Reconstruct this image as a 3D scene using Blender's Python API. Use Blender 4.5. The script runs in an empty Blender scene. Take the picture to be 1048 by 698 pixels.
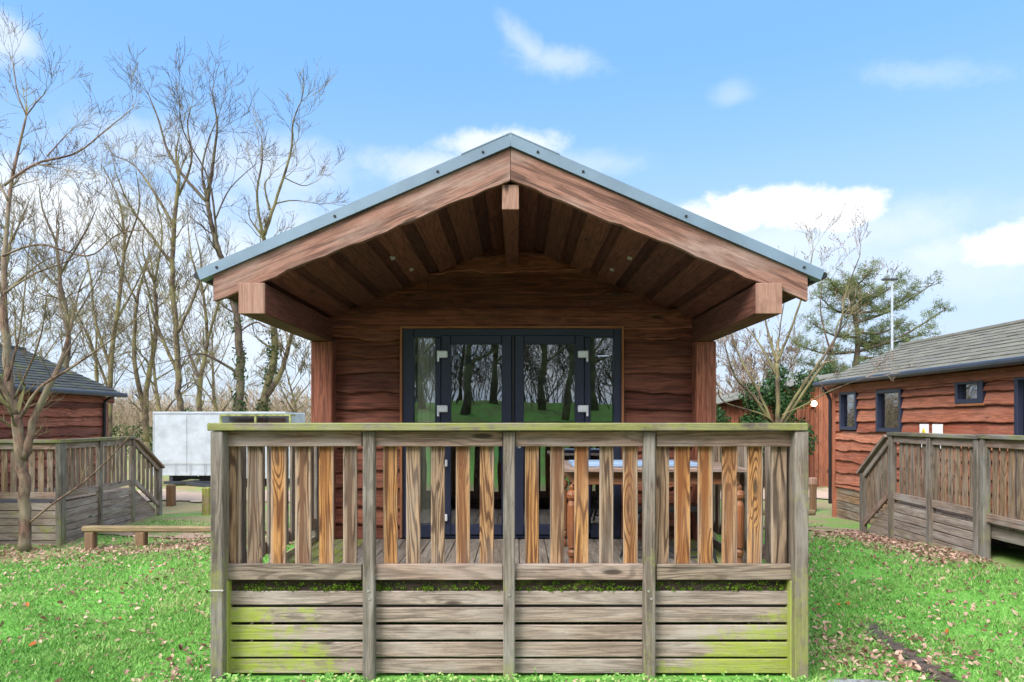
import bpy, math, random
import numpy as np
from mathutils import Vector, Matrix

random.seed(7)
R = random.Random(11)
S = bpy.context.scene
COL = S.collection
EYE = 1.70
F = 699.0
VX, VY = 529.0, 430.0


def at(px, py, Z):
    """a point of the place seen at photo pixel px,py standing Z metres in front of the viewer"""
    return Vector(((px - VX) * Z / F, Z, EYE - (py - VY) * Z / F))


def ss(a, b, x):
    t = min(1.0, max(0.0, (x - a) / (b - a)))
    return t * t * (3 - 2 * t)


def ground_z(x, y):
    g = -0.2 * ss(8, 14, y) - 0.2 * ss(-3, -7, x) * ss(3, 9, y)
    g = max(-0.22, g)
    g += 0.1 * ss(3.5, 5.2, x) * math.exp(-((y - 7.5) / 2.0) ** 2)
    g += 2.7 * ss(-4, -24, y)
    g += 0.012 * math.sin(x * 2.3 + y * 1.1) * math.sin(y * 1.9 - x * .7) * ss(2.2, 3, abs(x))
    return g


# ------------------------------------------------------------------ materials
class NT:
    def __init__(s, tree):
        s.t = tree

    def n(s, typ, ins=None, **props):
        nd = s.t.nodes.new(typ)
        for k, v in props.items():
            setattr(nd, k, v)
        if ins:
            for k, v in ins.items():
                sock = nd.inputs[k]
                if isinstance(v, bpy.types.NodeSocket):
                    s.t.links.new(v, sock)
                else:
                    sock.default_value = v
        return nd

    def attr(s, name):
        return s.n('ShaderNodeAttribute', attribute_name=name)

    def math(s, op, a, b=0.0, c=None, clamp=False):
        d = {0: a, 1: b}
        if c is not None:
            d[2] = c
        return s.n('ShaderNodeMath', d, operation=op, use_clamp=clamp).outputs[0]

    def scale(s, vec, sc):
        return s.n('ShaderNodeVectorMath', {0: vec, 1: sc}, operation='MULTIPLY').outputs[0]

    def noise(s, vec, scale=1.0, detail=3.0, rough=.55, dist=0.0, out=0):
        return s.n('ShaderNodeTexNoise', {'Vector': vec, 'Scale': scale, 'Detail': detail,
                                          'Roughness': rough, 'Distortion': dist}).outputs[out]

    def mix(s, f, a, b, blend='MIX'):
        nd = s.n('ShaderNodeMix', data_type='RGBA', blend_type=blend)
        for k, v in ((0, f), (6, a), (7, b)):
            sock = nd.inputs[k]
            if isinstance(v, bpy.types.NodeSocket):
                s.t.links.new(v, sock)
            else:
                sock.default_value = v if not isinstance(v, tuple) or len(v) == 4 else (*v, 1)
        return nd.outputs[2]

    def remap(s, v, a, b, c=0.0, d=1.0, smooth=True):
        return s.n('ShaderNodeMapRange', {0: v, 1: a, 2: b, 3: c, 4: d},
                   interpolation_type='SMOOTHSTEP' if smooth else 'LINEAR').outputs[0]


def new_mat(name):
    m = bpy.data.materials.new(name)
    m.use_nodes = True
    m.node_tree.nodes.clear()
    t = NT(m.node_tree)
    out = t.n('ShaderNodeOutputMaterial')
    return m, t, out


def finish(t, out, col, rough=.8, bump=None, bstr=.3, bdist=.01, metallic=0.0, spec=.35, extra=None):
    ins = {'Base Color': col if isinstance(col, bpy.types.NodeSocket) else (*col, 1), 'Roughness': rough,
           'Metallic': metallic, 'Specular IOR Level': spec}
    if extra:
        ins.update(extra)
    if bump is not None:
        ins['Normal'] = t.n('ShaderNodeBump', {'Height': bump, 'Strength': bstr, 'Distance': bdist}).outputs[0]
    b = t.n('ShaderNodeBsdfPrincipled', ins)
    t.t.links.new(b.outputs[0], out.inputs[0])
    return b


def wood(name, l0, l1, d0, d1, fig=.6, grey=(.3, .28, .26), greyamt=.4, rings=9.0, knots=True, rough=.82,
         mosscol=(.26, .33, .022), bstr=.35, fibre=.55, heart=0.0, gs=1.0, k=1.0):
    """sawn timber: cathedral grain, knots, fibre, grey weathering patches, moss.  tone 0 -> l0/d0, tone 1 -> l1/d1"""
    l0, l1, grey = (tuple(x * k for x in v) for v in (l0, l1, grey))
    d0, d1 = (tuple(x * k ** 1.5 for x in v) for v in (d0, d1))
    m, t, out = new_mat(name)
    gv = t.attr('gv').outputs['Vector']
    tone = t.attr('tone').outputs['Fac']
    moss = t.attr('moss').outputs['Fac']
    vor = t.n('ShaderNodeTexVoronoi', {'Vector': t.scale(gv, (1.7, 6.5, 6.5)), 'Scale': 1.0, 'Randomness': 1.0})
    kd = vor.outputs['Distance']
    gate = t.math('GREATER_THAN', t.n('ShaderNodeSeparateColor', {0: vor.outputs['Color']}).outputs[0], .62)
    near = t.math('MULTIPLY', t.remap(kd, .0, .55, 1, 0), gate)
    n1 = t.noise(t.scale(gv, (.42 * gs, 6.0 * gs, 6.0 * gs)), 1.0, 2.2, .5, .3)
    n1 = t.math('ADD', n1, t.math('MULTIPLY', near, .22 if knots else 0.0))
    ring = t.math('SINE', t.math('MULTIPLY', n1, rings * 6.28))
    ring = t.remap(ring, -.15, .95)
    fib = t.noise(t.scale(gv, (5, 150, 150)), 1.0, 4, .7)
    fib2 = t.noise(t.scale(gv, (1.1, 26, 26)), 1.0, 5, .68)
    spk = t.noise(t.scale(gv, (14, 40, 40)), 1.0, 5, .75)
    stn = t.noise(t.scale(gv, (1.6, 5, 5)), 1.0, 5, .7, .6)
    light = t.mix(tone, l0, l1)
    dark = t.mix(tone, d0, d1)
    c = t.mix(t.math('MULTIPLY', ring, fig), light, dark)
    c = t.mix(t.remap(fib, .38, .68, 0, fibre + .15), c, dark)
    crk = t.noise(t.scale(gv, (.8, 62, 62)), 1.0, 2, .5)
    c = t.mix(t.remap(crk, .66, .72, 0, .8), c, (.022, .017, .014))
    wn = t.noise(t.scale(gv, (1.1, 4, 4)), 1.3, 4, .6)
    c = t.mix(t.remap(wn, .42, .72, 0, greyamt), c, grey)
    c = t.mix(t.remap(fib2, .5, .72, 0, .7), c, dark)
    c = t.mix(t.remap(spk, .56, .74, 0, .55), c, dark)
    c = t.mix(t.remap(stn, .56, .74, 0, .5), c, t.mix(.45, dark, (.02, .017, .015)))
    if heart:
        sy = t.n('ShaderNodeSeparateXYZ', {0: gv}).outputs
        yc = t.math('SUBTRACT', t.math('PINGPONG', t.math('ADD', sy[1], 5.0), 5.0), 5.0)
        yc = t.math('ABSOLUTE', t.math('ADD', yc, t.math('MULTIPLY', t.math('SUBTRACT', n1, .5), .05)))
        core = t.math('MULTIPLY', t.remap(yc, .012, .034, 1, 0), t.remap(t.noise(t.scale(gv, (.5, .01, .01)), 1.0, 1), .42, .6))
        core = t.math('MULTIPLY', core, t.remap(fib2, .3, .6, .35, 1))
        c = t.mix(t.math('MULTIPLY', core, heart), c, t.mix(tone, (.085, .06, .045), (.17, .06, .018)))
        edge = t.remap(yc, .036, .047, 0, .55)
        c = t.mix(edge, c, (.36, .29, .23))
    if knots:
        kcore = t.math('MULTIPLY', t.remap(kd, .07, .15, 1, 0), gate)
        c = t.mix(t.math('MULTIPLY', kcore, .85), c, (.035, .022, .016))
    gp = t.n('ShaderNodeNewGeometry').outputs['Position']
    ms = t.math('ADD', t.math('MULTIPLY', t.noise(gp, 3.5, 4, .6), .6), t.math('MULTIPLY', t.noise(gp, 22, 5, .7), .4))
    ms = t.math('ADD', ms, t.math('MULTIPLY', fib, .15))
    ms = t.math('ADD', t.math('MULTIPLY', t.math('SUBTRACT', ms, .5), 2.3), t.math('ADD', .5, t.math('MULTIPLY', t.math('SUBTRACT', fib2, .5), .9)))
    th = t.math('SUBTRACT', 1.0, moss)
    mm = t.math('MULTIPLY', t.remap(t.math('SUBTRACT', ms, t.math('MULTIPLY', th, 1.3)), -.12, .3), t.math('GREATER_THAN', moss, .01))
    c = t.mix(t.math('MULTIPLY', mm, t.remap(spk, .35, .65, .85, .5)), c, mosscol)
    h = t.math('ADD', t.math('ADD', t.math('MULTIPLY', fib, .7), t.math('MULTIPLY', fib2, .9)), t.math('MULTIPLY', ring, -.3))
    finish(t, out, c, rough, h, bstr, .008)
    return m


def plain(name, col, rough=.6, metallic=0.0, var=.25, scale=8.0, bump=.1, spec=.4):
    m, t, out = new_mat(name)
    p = t.n('ShaderNodeTexCoord').outputs['Object']
    n = t.noise(p, scale, 5, .6)
    c = t.mix(t.remap(n, .3, .75), tuple(x * (1 + var) for x in col), tuple(x * (1 - var) for x in col))
    finish(t, out, c, rough, n, bump, .01, metallic, spec)
    return m


def glass_mat(name, refl=.3, tint=(.55, .6, .62)):
    m, t, out = new_mat(name)
    p = t.n('ShaderNodeTexCoord').outputs['Object']
    bmp = t.n('ShaderNodeBump', {'Height': t.noise(p, 2.2, 1), 'Strength': .07, 'Distance': .02}).outputs[0]
    tr = t.n('ShaderNodeBsdfTransparent', {'Color': (*tint, 1)})
    gl = t.n('ShaderNodeBsdfGlossy', {'Color': (.95, .97, 1, 1), 'Roughness': .0, 'Normal': bmp})
    fr = t.n('ShaderNodeFresnel', {'IOR': 1.5})
    fac = t.math('ADD', fr.outputs[0], refl, clamp=True)
    mx = t.n('ShaderNodeMixShader', {0: fac, 1: tr.outputs[0], 2: gl.outputs[0]})
    t.t.links.new(mx.outputs[0], out.inputs[0])
    return m


def foliage(name, c0, c1, rough=.6, trans=.25):
    m, t, out = new_mat(name)
    tone = t.attr('tone').outputs['Fac']
    c = t.mix(tone, c0, c1)
    d = t.n('ShaderNodeBsdfPrincipled', {'Base Color': c, 'Roughness': rough, 'Specular IOR Level': .25})
    tl = t.n('ShaderNodeBsdfTranslucent', {'Color': c})
    mx = t.n('ShaderNodeMixShader', {0: trans, 1: d.outputs[0], 2: tl.outputs[0]})
    t.t.links.new(mx.outputs[0], out.inputs[0])
    return m


def bark(name, base, dark, lichen, lamt=.6):
    m, t, out = new_mat(name)
    g = t.n('ShaderNodeNewGeometry').outputs['Position']
    n = t.noise(t.scale(g, (1, 1, .35)), 14, 5, .65)
    n2 = t.noise(g, 1.8, 4, .6)
    c = t.mix(t.remap(n, .35, .65), dark, base)
    c = t.mix(t.remap(n2, .4, .62, 0, lamt), c, lichen)
    finish(t, out, c, .9, n, .5, .02)
    return m


M = {}
M['deck'] = wood('weathered_softwood', (.26, .215, .17), (.36, .19, .07), (.06, .045, .034), (.10, .036, .010), fig=.65,
                 grey=(.28, .25, .22), greyamt=.5, gs=1.35)
M['bal'] = wood('baluster_softwood', (.28, .225, .175), (.45, .23, .075), (.035, .025, .018), (.085, .028, .007), fig=.92,
                grey=(.28, .25, .215), greyamt=.4, heart=1.0, rings=13, gs=1.3)
M['rail'] = wood('grey_rail_timber', (.32, .25, .205), (.34, .215, .16), (.065, .047, .038), (.085, .045, .032), fig=.5,
                 grey=(.34, .305, .285), greyamt=.75, gs=1.4)
M['post'] = wood('grey_post_timber', (.19, .17, .145), (.22, .17, .135), (.035, .03, .025), (.04, .03, .023), fig=.45,
                 grey=(.26, .25, .23), greyamt=.75, gs=1.5, mosscol=(.20, .225, .055))
M['slat'] = wood('pale_skirting_timber', (.335, .275, .235), (.34, .245, .185), (.085, .066, .054), (.085, .058, .042), fig=.42,
                 grey=(.385, .34, .31), greyamt=.75, gs=1.4)
M['floor'] = wood('deck_floor_timber', (.29, .25, .21), (.22, .175, .14), (.085, .07, .058), (.07, .056, .045), fig=.35,
                  grey=(.34, .31, .28), greyamt=.7, gs=1.4)
M['clad'] = wood('red_brown_cladding', (.16, .046, .027), (.46, .165, .098), (.035, .011, .007), (.12, .034, .02), fig=.6,
                 grey=(.20, .085, .06), greyamt=.5, rings=6, gs=1.9)
M['clad2'] = wood('orange_brown_cladding', (.33, .088, .042), (.52, .20, .11), (.09, .023, .012), (.16, .055, .03), fig=.45,
                  grey=(.33, .15, .10), greyamt=.5, rings=6, gs=1.7)
M['barge'] = wood('red_cedar_bargeboard', (.265, .135, .098), (.32, .17, .13), (.05, .022, .015), (.06, .027, .019), fig=.6,
                  grey=(.33, .235, .20), greyamt=.9, rings=5, bstr=.3, gs=1.5)
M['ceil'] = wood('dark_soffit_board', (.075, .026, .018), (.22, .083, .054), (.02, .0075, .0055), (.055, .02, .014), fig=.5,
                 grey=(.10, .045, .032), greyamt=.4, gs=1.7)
M['endg'] = wood('sawn_beam_end', (.32, .195, .14), (.34, .215, .16), (.13, .07, .05), (.14, .075, .055), fig=.45,
                 grey=(.34, .25, .205), greyamt=.5)
M['rim'] = wood('dark_rim_timber', (.06, .04, .03), (.06, .04, .03), (.02, .014, .01), (.02, .014, .01), grey=(.05, .04, .035))  # near-black brown tone for the recessed rim board
M['endg'] = wood('sawn_beam_end', (.38, .215, .155), (.40, .24, .18), (.20, .10, .07), (.22, .11, .08), fig=.45,
                 grey=(.40, .28, .235), greyamt=.4, k=0.85)
M['table'] = wood('oiled_table_timber', (.33, .13, .055), (.32, .22, .15), (.15, .05, .02), (.16, .1, .07), fig=.4,
                  grey=(.3, .2, .14), greyamt=.3, rough=.35)
M['logw'] = wood('brown_post_timber', (.20, .10, .052), (.30, .24, .13), (.08, .04, .022), (.13, .10, .05), fig=.4,
                 grey=(.2, .14, .1), greyamt=.4)
M['zinc'] = plain('blue_grey_metal', (.15, .215, .285), .42, .25, .12, 3, .03)
M['darkmetal'] = plain('black_plastic', (.012, .012, .015), .4, 0, .2)
M['gutter'] = plain('grey_black_gutter', (.03, .034, .045), .4, 0, .2)
M['upvc'] = plain('anthracite_blue_frame', (.020, .025, .052), .42, 0, .08, 3, .0)
M['white'] = plain('white_hardware', (.75, .77, .8), .35, .2, .05)
M['steel'] = plain('dull_steel', (.5, .5, .5), .4, .8, .1)
M['trim'] = wood('orange_trim_timber', (.38, .15, .06), (.38, .15, .06), (.2, .075, .03), (.2, .075, .03), knots=False, greyamt=.2)
M['glass'] = glass_mat('door_glass', .15, (.86, .89, .9))
M['glassw'] = glass_mat('window_glass', .25, (.6, .66, .66))
M['inwall'] = plain('interior_wall', (.20, .12, .08), .8)
M['curtain'] = plain('cream_blind', (.78, .70, .52), .9, 0, .08, 5)
M['blueplastic'] = plain('pale_blue_plastic', (.24, .34, .50), .45, 0, .1, 4, .02)
M['teal'] = plain('teal_glaze', (.05, .4, .36), .2, 0, .05)
M['panel'] = plain('dirty_white_panel', (.36, .40, .45), .6, 0, .15, 3.0, .02)
M['mosspanel'] = plain('mossy_edge', (.20, .22, .08), .8, 0, .5, 6)
M['roofr'] = wood('grey_green_shingle', (.24, .235, .20), (.33, .31, .25), (.12, .12, .10), (.2, .2, .15), fig=.25, knots=False,
                  grey=(.28, .27, .24), greyamt=.5, mosscol=(.17, .18, .06), k=.66)
M['roofl'] = wood('dark_grey_shingle', (.055, .062, .065), (.085, .09, .085), (.03, .033, .035), (.05, .055, .05), fig=.25, knots=False,
                  grey=(.07, .08, .08), greyamt=.5, mosscol=(.13, .15, .03), k=0.8)
M['barkg'] = bark('lichen_bark', (.15, .11, .072), (.045, .033, .025), (.225, .205, .085), .7)
M['barkd'] = bark('dark_bark', (.115, .082, .062), (.035, .025, .02), (.14, .14, .07), .4)
M['barkp'] = bark('pinkish_bark', (.20, .12, .09), (.055, .03, .024), (.26, .23, .16), .6)
M['barkpale'] = bark('pale_twig_bark', (.36, .27, .215), (.15, .10, .08), (.30, .29, .14), .5)
M['ivy'] = foliage('ivy_leaf', (.02, .045, .012), (.07, .11, .025))
M['needle'] = foliage('pine_needle', (.075, .105, .04), (.21, .245, .09), .6, .35)
M['hedge'] = foliage('evergreen_leaf', (.012, .035, .012), (.05, .12, .03))
M['grassb'] = foliage('grass_blade', (.095, .285, .045), (.29, .56, .15), .5, .35)
nt_ = NT(M['grassb'].node_tree)
rp = nt_.n('ShaderNodeValToRGB', {0: nt_.attr('tone').outputs['Fac']})
el_ = rp.color_ramp.elements
el_[0].color = (.055, .20, .025, 1)
el_[1].position, el_[1].color = 1.0, (.52, .50, .24, 1)
for ps, cl in ((.35, (.13, .31, .06, 1)), (.68, (.26, .49, .125, 1)), (.86, (.36, .58, .17, 1))):
    e_ = el_.new(ps)
    e_.color = cl
for nd_ in list(M['grassb'].node_tree.nodes):
    if nd_.type == 'BSDF_PRINCIPLED':
        nt_.t.links.new(rp.outputs[0], nd_.inputs['Base Color'])
    if nd_.type == 'BSDF_TRANSLUCENT':
        nt_.t.links.new(rp.outputs[0], nd_.inputs['Color'])
M['leaf'] = foliage('dead_leaf', (.10, .04, .022), (.60, .41, .32), .7, .15)
M['orangeleaf'] = foliage('orange_dead_leaf', (.42, .12, .03), (.42, .12, .03), .6, .15)
M['mosst'] = foliage('moss_tuft', (.03, .07, .006), (.16, .27, .012), .8, .2)
M['bud'] = plain('bud_scale', (.10, .05, .035), .7)
M['notice'] = plain('white_card', (.8, .8, .78), .6, 0, .03)
M['yellow'] = plain('yellow_print', (.8, .6, .02), .6, 0, .03)

mm_, t_, o_ = new_mat('downlight_glass')
finish(t_, o_, (.35, .34, .31), .3)
M['disc'] = mm_
mm_, t_, o_ = new_mat('lit_lamp')
finish(t_, o_, (.9, .8, .6), .4, extra={'Emission Color': (1, .82, .5, 1), 'Emission Strength': 1.6})
M['lamp'] = mm_


# ------------------------------------------------------------------ mesh builder
class MB:
    def __init__(s):
        s.V, s.F, s.G, s.T, s.MO = [], [], [], [], []

    def add(s, vs, fs, gv, tone, moss):
        b = len(s.V)
        s.V.extend(vs)
        s.F.extend([tuple(i + b for i in f) for f in fs])
        s.G.extend(gv)
        s.T.extend([tone] * len(vs) if not isinstance(tone, (list, tuple)) else tone)
        s.MO.extend([moss] * len(vs) if not isinstance(moss, (list, tuple)) else moss)

    def obox(s, c, ax, half, tone=None, moss=0.0, bev=.004, grain=None):
        """chamfered box: centre, three unit axes, half sizes; moss may be (low end, high end) along the grain"""
        if tone is None:
            tone = R.random()
        if grain is None:
            grain = max(range(3), key=lambda i: half[i])
        bev = min(bev, min(half) * .45)
        off = (R.uniform(0, 60), 10.0 * R.randint(0, 60), R.uniform(0, 60))
        o1, o2 = [i for i in range(3) if i != grain]
        idx, vs, gv, ml, loc = {}, [], [], [], []
        for sx in (-1, 1):
            for sy in (-1, 1):
                for sz in (-1, 1):
                    for k in range(3):
                        sg = (sx, sy, sz)
                        l = [sg[i] * (half[i] - (0 if i == k else bev)) for i in range(3)]
                        idx[(sx, sy, sz, k)] = len(vs)
                        loc.append(l)
                        vs.append(c + ax[0] * l[0] + ax[1] * l[1] + ax[2] * l[2])
                        gv.append((l[grain] + off[0], l[o1] + off[1], l[o2] + off[2]))
                        if isinstance(moss, (tuple, list)):
                            f = (l[grain] / half[grain] + 1) / 2
                            ml.append(moss[0] * (1 - f) + moss[1] * f)
                        else:
                            ml.append(moss)
        fs = []
        sgn = (-1, 1)
        for k in range(3):
            i, j = [q for q in range(3) if q != k]
            for sk in sgn:
                q = []
                for a, b in ((-1, -1), (1, -1), (1, 1), (-1, 1)):
                    g = [0, 0, 0]
                    g[k], g[i], g[j] = sk, a, b
                    q.append(idx[(*g, k)])
                fs.append(q)
            for si in sgn:
                for sj in sgn:
                    g0 = [0, 0, 0]
                    g0[i], g0[j], g0[k] = si, sj, -1
                    g1 = list(g0)
                    g1[k] = 1
                    fs.append([idx[(*g0, i)], idx[(*g1, i)], idx[(*g1, j)], idx[(*g0, j)]])
        for sx in sgn:
            for sy in sgn:
                for sz in sgn:
                    fs.append([idx[(sx, sy, sz, k)] for k in range(3)])
        hand = ax[0].cross(ax[1]).dot(ax[2])
        res = []
        for f in fs:
            a, b, d = (Vector(loc[f[0]]), Vector(loc[f[1]]), Vector(loc[f[2]]))
            nrm = (b - a).cross(d - a)
            mid = sum((Vector(loc[q]) for q in f), Vector()) / len(f)
            flip = nrm.dot(mid) * (1 if hand > 0 else -1) < 0
            res.append(tuple(reversed(f)) if flip else tuple(f))
        s.add(vs, res, gv, tone, ml)

    def box(s, x0, x1, y0, y1, z0, z1, tone=None, moss=0.0, bev=.004, grain=None):
        s.obox(Vector(((x0 + x1) / 2, (y0 + y1) / 2, (z0 + z1) / 2)), (Vector((1, 0, 0)), Vector((0, 1, 0)), Vector((0, 0, 1))),
               (abs(x1 - x0) / 2, abs(y1 - y0) / 2, abs(z1 - z0) / 2), tone, moss, bev, grain)

    def fbox(s, fr, u0, u1, n0, n1, z0, z1, tone=None, moss=0.0, bev=.004, grain=None):
        o, u, n = fr
        c = o + u * ((u0 + u1) / 2) + n * ((n0 + n1) / 2)
        c = Vector((c.x, c.y, (z0 + z1) / 2))
        s.obox(c, (u, n, Vector((0, 0, 1))), (abs(u1 - u0) / 2, abs(n1 - n0) / 2, abs(z1 - z0) / 2), tone, moss, bev, grain)

    def beam(s, p0, p1, w, h, up=Vector((0, 0, 1)), tone=None, moss=0.0, bev=.004):
        d = (p1 - p0)
        L = d.length
        d = d / L
        side = d.cross(up).normalized()
        u2 = side.cross(d).normalized()
        s.obox((p0 + p1) / 2, (d, side, u2), (L / 2, w / 2, h / 2), tone, moss, bev, 0)

    def prism(s, poly, y0, y1, tone=None, moss=0.0, gdir=(1, 0)):
        """outline in x,z extruded along y"""
        if tone is None:
            tone = R.random()
        n = len(poly)
        off = (R.uniform(0, 60), R.uniform(0, 60), R.uniform(0, 60))
        vs, gv = [], []
        for y in (y0, y1):
            for (x, z) in poly:
                vs.append(Vector((x, y, z)))
                a = x * gdir[0] + z * gdir[1]
                b = -x * gdir[1] + z * gdir[0]
                gv.append((a + off[0], b + off[1], y + off[2]))
        area = sum(poly[i][0] * poly[(i + 1) % n][1] - poly[(i + 1) % n][0] * poly[i][1] for i in range(n))
        fr = tuple(range(n))
        bk = tuple(range(2 * n - 1, n - 1, -1))
        sides = [(i, i + n, (i + 1) % n + n, (i + 1) % n) for i in range(n)]
        fs = [fr, bk] + sides
        if area < 0:
            fs = [tuple(reversed(f)) for f in fs]
        s.add(vs, fs, gv, tone, moss)

    def tube(s, pts, rads, sides=6, tone=0.5, cap=True, moss=0.0):
        n = len(pts)
        vs, fs, gv = [], [], []
        prev = None
        acc = R.uniform(0, 50)
        for i in range(n):
            d = (pts[min(i + 1, n - 1)] - pts[max(i - 1, 0)])
            if d.length < 1e-9:
                d = Vector((0, 0, 1))
            d.normalize()
            if prev is None:
                a = Vector((1, 0, 0)) if abs(d.x) < .8 else Vector((0, 1, 0))
                e1 = d.cross(a).normalized()
            else:
                e1 = (prev - d * prev.dot(d))
                e1 = e1.normalized() if e1.length > 1e-6 else d.cross(Vector((0, 1, .3))).normalized()
            prev = e1
            e2 = d.cross(e1)
            if i:
                acc += (pts[i] - pts[i - 1]).length
            for k in range(sides):
                th = 2 * math.pi * k / sides
                vs.append(pts[i] + (e1 * math.cos(th) + e2 * math.sin(th)) * rads[i])
                gv.append((acc, th * .05, i * .01))
        for i in range(n - 1):
            for k in range(sides):
                k2 = (k + 1) % sides
                fs.append((i * sides + k, i * sides + k2, (i + 1) * sides + k2, (i + 1) * sides + k))
        if cap:
            fs.append(tuple(range(sides - 1, -1, -1)))
            fs.append(tuple((n - 1) * sides + k for k in range(sides)))
        s.add(vs, fs, gv, tone, moss)

    def lathe(s, prof, c, sides=16, tone=.5):
        s.tube([Vector((c.x, c.y, c.z + z)) for (z, r) in prof], [max(r, .0005) for (z, r) in prof], sides, tone)

    def quad(s, a, b, c, d, tone=.5, moss=0.0):
        s.add([a, b, c, d], [(0, 1, 2, 3)], [tuple(a), tuple(b), tuple(c), tuple(d)], tone, moss)

    def tri(s, a, b, c, tone=.5):
        s.add([a, b, c], [(0, 1, 2)], [(0, 0, 0)] * 3, tone, 0.0)

    def ball(s, c, r, seg=10, rings=6, sq=1.0):
        prof = [(-r * sq * math.cos(math.pi * i / rings), r * math.sin(math.pi * i / rings)) for i in range(rings + 1)]
        s.lathe(prof, c, seg)

    def build(s, name, mat, parent=None, smooth=False, origin=None):
        me = bpy.data.meshes.new(name)
        o3 = origin if origin is not None else Vector((0, 0, 0))
        if parent is not None and origin is None:
            o3 = Vector(parent.get('_o', (0, 0, 0)))
        V = np.array([tuple(v) for v in s.V], dtype=np.float32) - np.array(tuple(o3), dtype=np.float32)
        nV, nF = len(s.V), len(s.F)
        me.vertices.add(nV)
        me.vertices.foreach_set('co', V.ravel())
        tot = np.array([len(f) for f in s.F], dtype=np.int32)
        st = np.zeros(nF, dtype=np.int32)
        st[1:] = np.cumsum(tot)[:-1]
        li = np.fromiter((i for f in s.F for i in f), dtype=np.int32)
        me.loops.add(len(li))
        me.loops.foreach_set('vertex_index', li)
        me.polygons.add(nF)
        me.polygons.foreach_set('loop_start', st)
        me.polygons.foreach_set('loop_total', tot)
        me.update(calc_edges=True)
        a = me.attributes.new('gv', 'FLOAT_VECTOR', 'POINT')
        a.data.foreach_set('vector', np.array([tuple(g) for g in s.G], dtype=np.float32).ravel())
        a = me.attributes.new('tone', 'FLOAT', 'POINT')
        a.data.foreach_set('value', np.array(s.T, dtype=np.float32))
        a = me.attributes.new('moss', 'FLOAT', 'POINT')
        a.data.foreach_set('value', np.array(s.MO, dtype=np.float32))
        me.polygons.foreach_set('use_smooth', np.full(nF, bool(smooth)))
        me.materials.append(mat)
        o = bpy.data.objects.new(name, me)
        COL.objects.link(o)
        if parent is not None:
            o.parent = parent
            if origin is None:
                o['_o'] = tuple(o3)
        else:
            o.location = o3
            o['_o'] = tuple(o3)
        return o


def tag(o, label=None, cat=None, group=None, kind=None):
    if label:
        o['label'] = label
    if cat:
        o['category'] = cat
    if group:
        o['group'] = group
    if kind:
        o['kind'] = kind
    return o


def thing(name, loc, label, cat, group=None):
    o = bpy.data.objects.new(name, None)
    o.empty_display_size = .2
    COL.objects.link(o)
    o.location = loc
    o['_o'] = tuple(loc)
    return tag(o, label, cat, group)


def single(mb, name, mat, loc, label, cat, group=None, smooth=False):
    o = mb.build(name, mat, None, smooth, origin=Vector(loc))
    return tag(o, label, cat, group)


def copy_tree(o, parent=None):
    c = o.copy()
    COL.objects.link(c)
    if parent is not None:
        c.parent = parent
    for ch in list(o.children):
        copy_tree(ch, c)
    return c


def cladding(mb, fr, L, z0, z1, pitch, holes=(), lap=.02, thick=.028, wav=.012, ztop=None, moss=0.0, tones=(0, .9)):
    """waney edged boards lapped one over the next on a wall plane; ztop(u) limits the top (gables)"""
    o, U, N = fr
    z = z0
    row = 0
    while z < z1 - .01:
        h = pitch * R.uniform(.86, 1.14)
        zt = min(z + h, z1)
        for (a, b, c, d) in holes:
            for e in (c, d):
                if z + .05 < e < zt - .001:
                    zt = e
        spans = [(0.0, L)]
        for (a, b, c, d) in holes:
            if zt > c + .005 and z < d - .005:
                ns = []
                for (p, q) in spans:
                    if b <= p or a >= q:
                        ns.append((p, q))
                    else:
                        if a > p:
                            ns.append((p, a))
                        if b < q:
                            ns.append((b, q))
                spans = ns
        if L > 1.2:
            ns = []
            for (p, q) in spans:
                if q - p > 1.4 and R.random() < .55:
                    k_ = R.uniform(p + .4, q - .4)
                    ns += [(p, k_ - .0025), (k_ + .0025, q)]
                else:
                    ns.append((p, q))
            spans = ns
        tone = R.uniform(*tones)
        ph = R.uniform(0, 50)
        off = (R.uniform(0, 60), R.uniform(0, 60), R.uniform(0, 60))
        amp = wav * R.uniform(.5, 1.7) if row else 0.0
        for (p, q) in spans:
            tone = min(1, max(0, tone + R.uniform(-.35, .35)))
            if q - p < .01:
                continue
            n = max(2, int((q - p) / .07))
            vs, gv, fs = [], [], []
            for i in range(n + 1):
                u = p + (q - p) * i / n
                w = amp * (math.sin(u * 2.1 + ph) + .6 * math.sin(u * 5.3 + ph * 2) + .45 * math.sin(u * 11 + ph * 3) + .25 * math.sin(u * 27 + ph))
                zb = z - lap + w
                zz = zt
                if ztop:
                    lim = ztop(u)
                    zz = min(zt, lim)
                    zb = min(zb, lim)
                base = o + U * u
                for (nn, zc) in ((thick * .25, zz), (thick * 1.75, zb + .012), (thick * 1.6, zb), (0.0, zb + .004), (0.0, zz)):
                    pnt = base + N * nn
                    vs.append(Vector((pnt.x, pnt.y, zc)))
                    gv.append((u + off[0], zc + off[1], nn + off[2]))
            for i in range(n):
                for k in range(4):
                    a = i * 5 + k
                    fs.append((a, a + 1, a + 6, a + 5))
            fs.append((0, 1, 2, 3, 4))
            fs.append(tuple(n * 5 + k for k in (4, 3, 2, 1, 0)))
            # outward check
            f = fs[0]
            nr = (vs[f[1]] - vs[f[0]]).cross(vs[f[2]] - vs[f[0]])
            if nr.dot(N) < 0:
                fs = [tuple(reversed(x)) for x in fs]
            mb.add(vs, fs, gv, tone, moss)
        z = zt
        row += 1


# ------------------------------------------------------------------ trees
def jitter(d, a):
    return (d + Vector((R.gauss(0, a), R.gauss(0, a), R.gauss(0, a)))).normalized()


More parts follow.
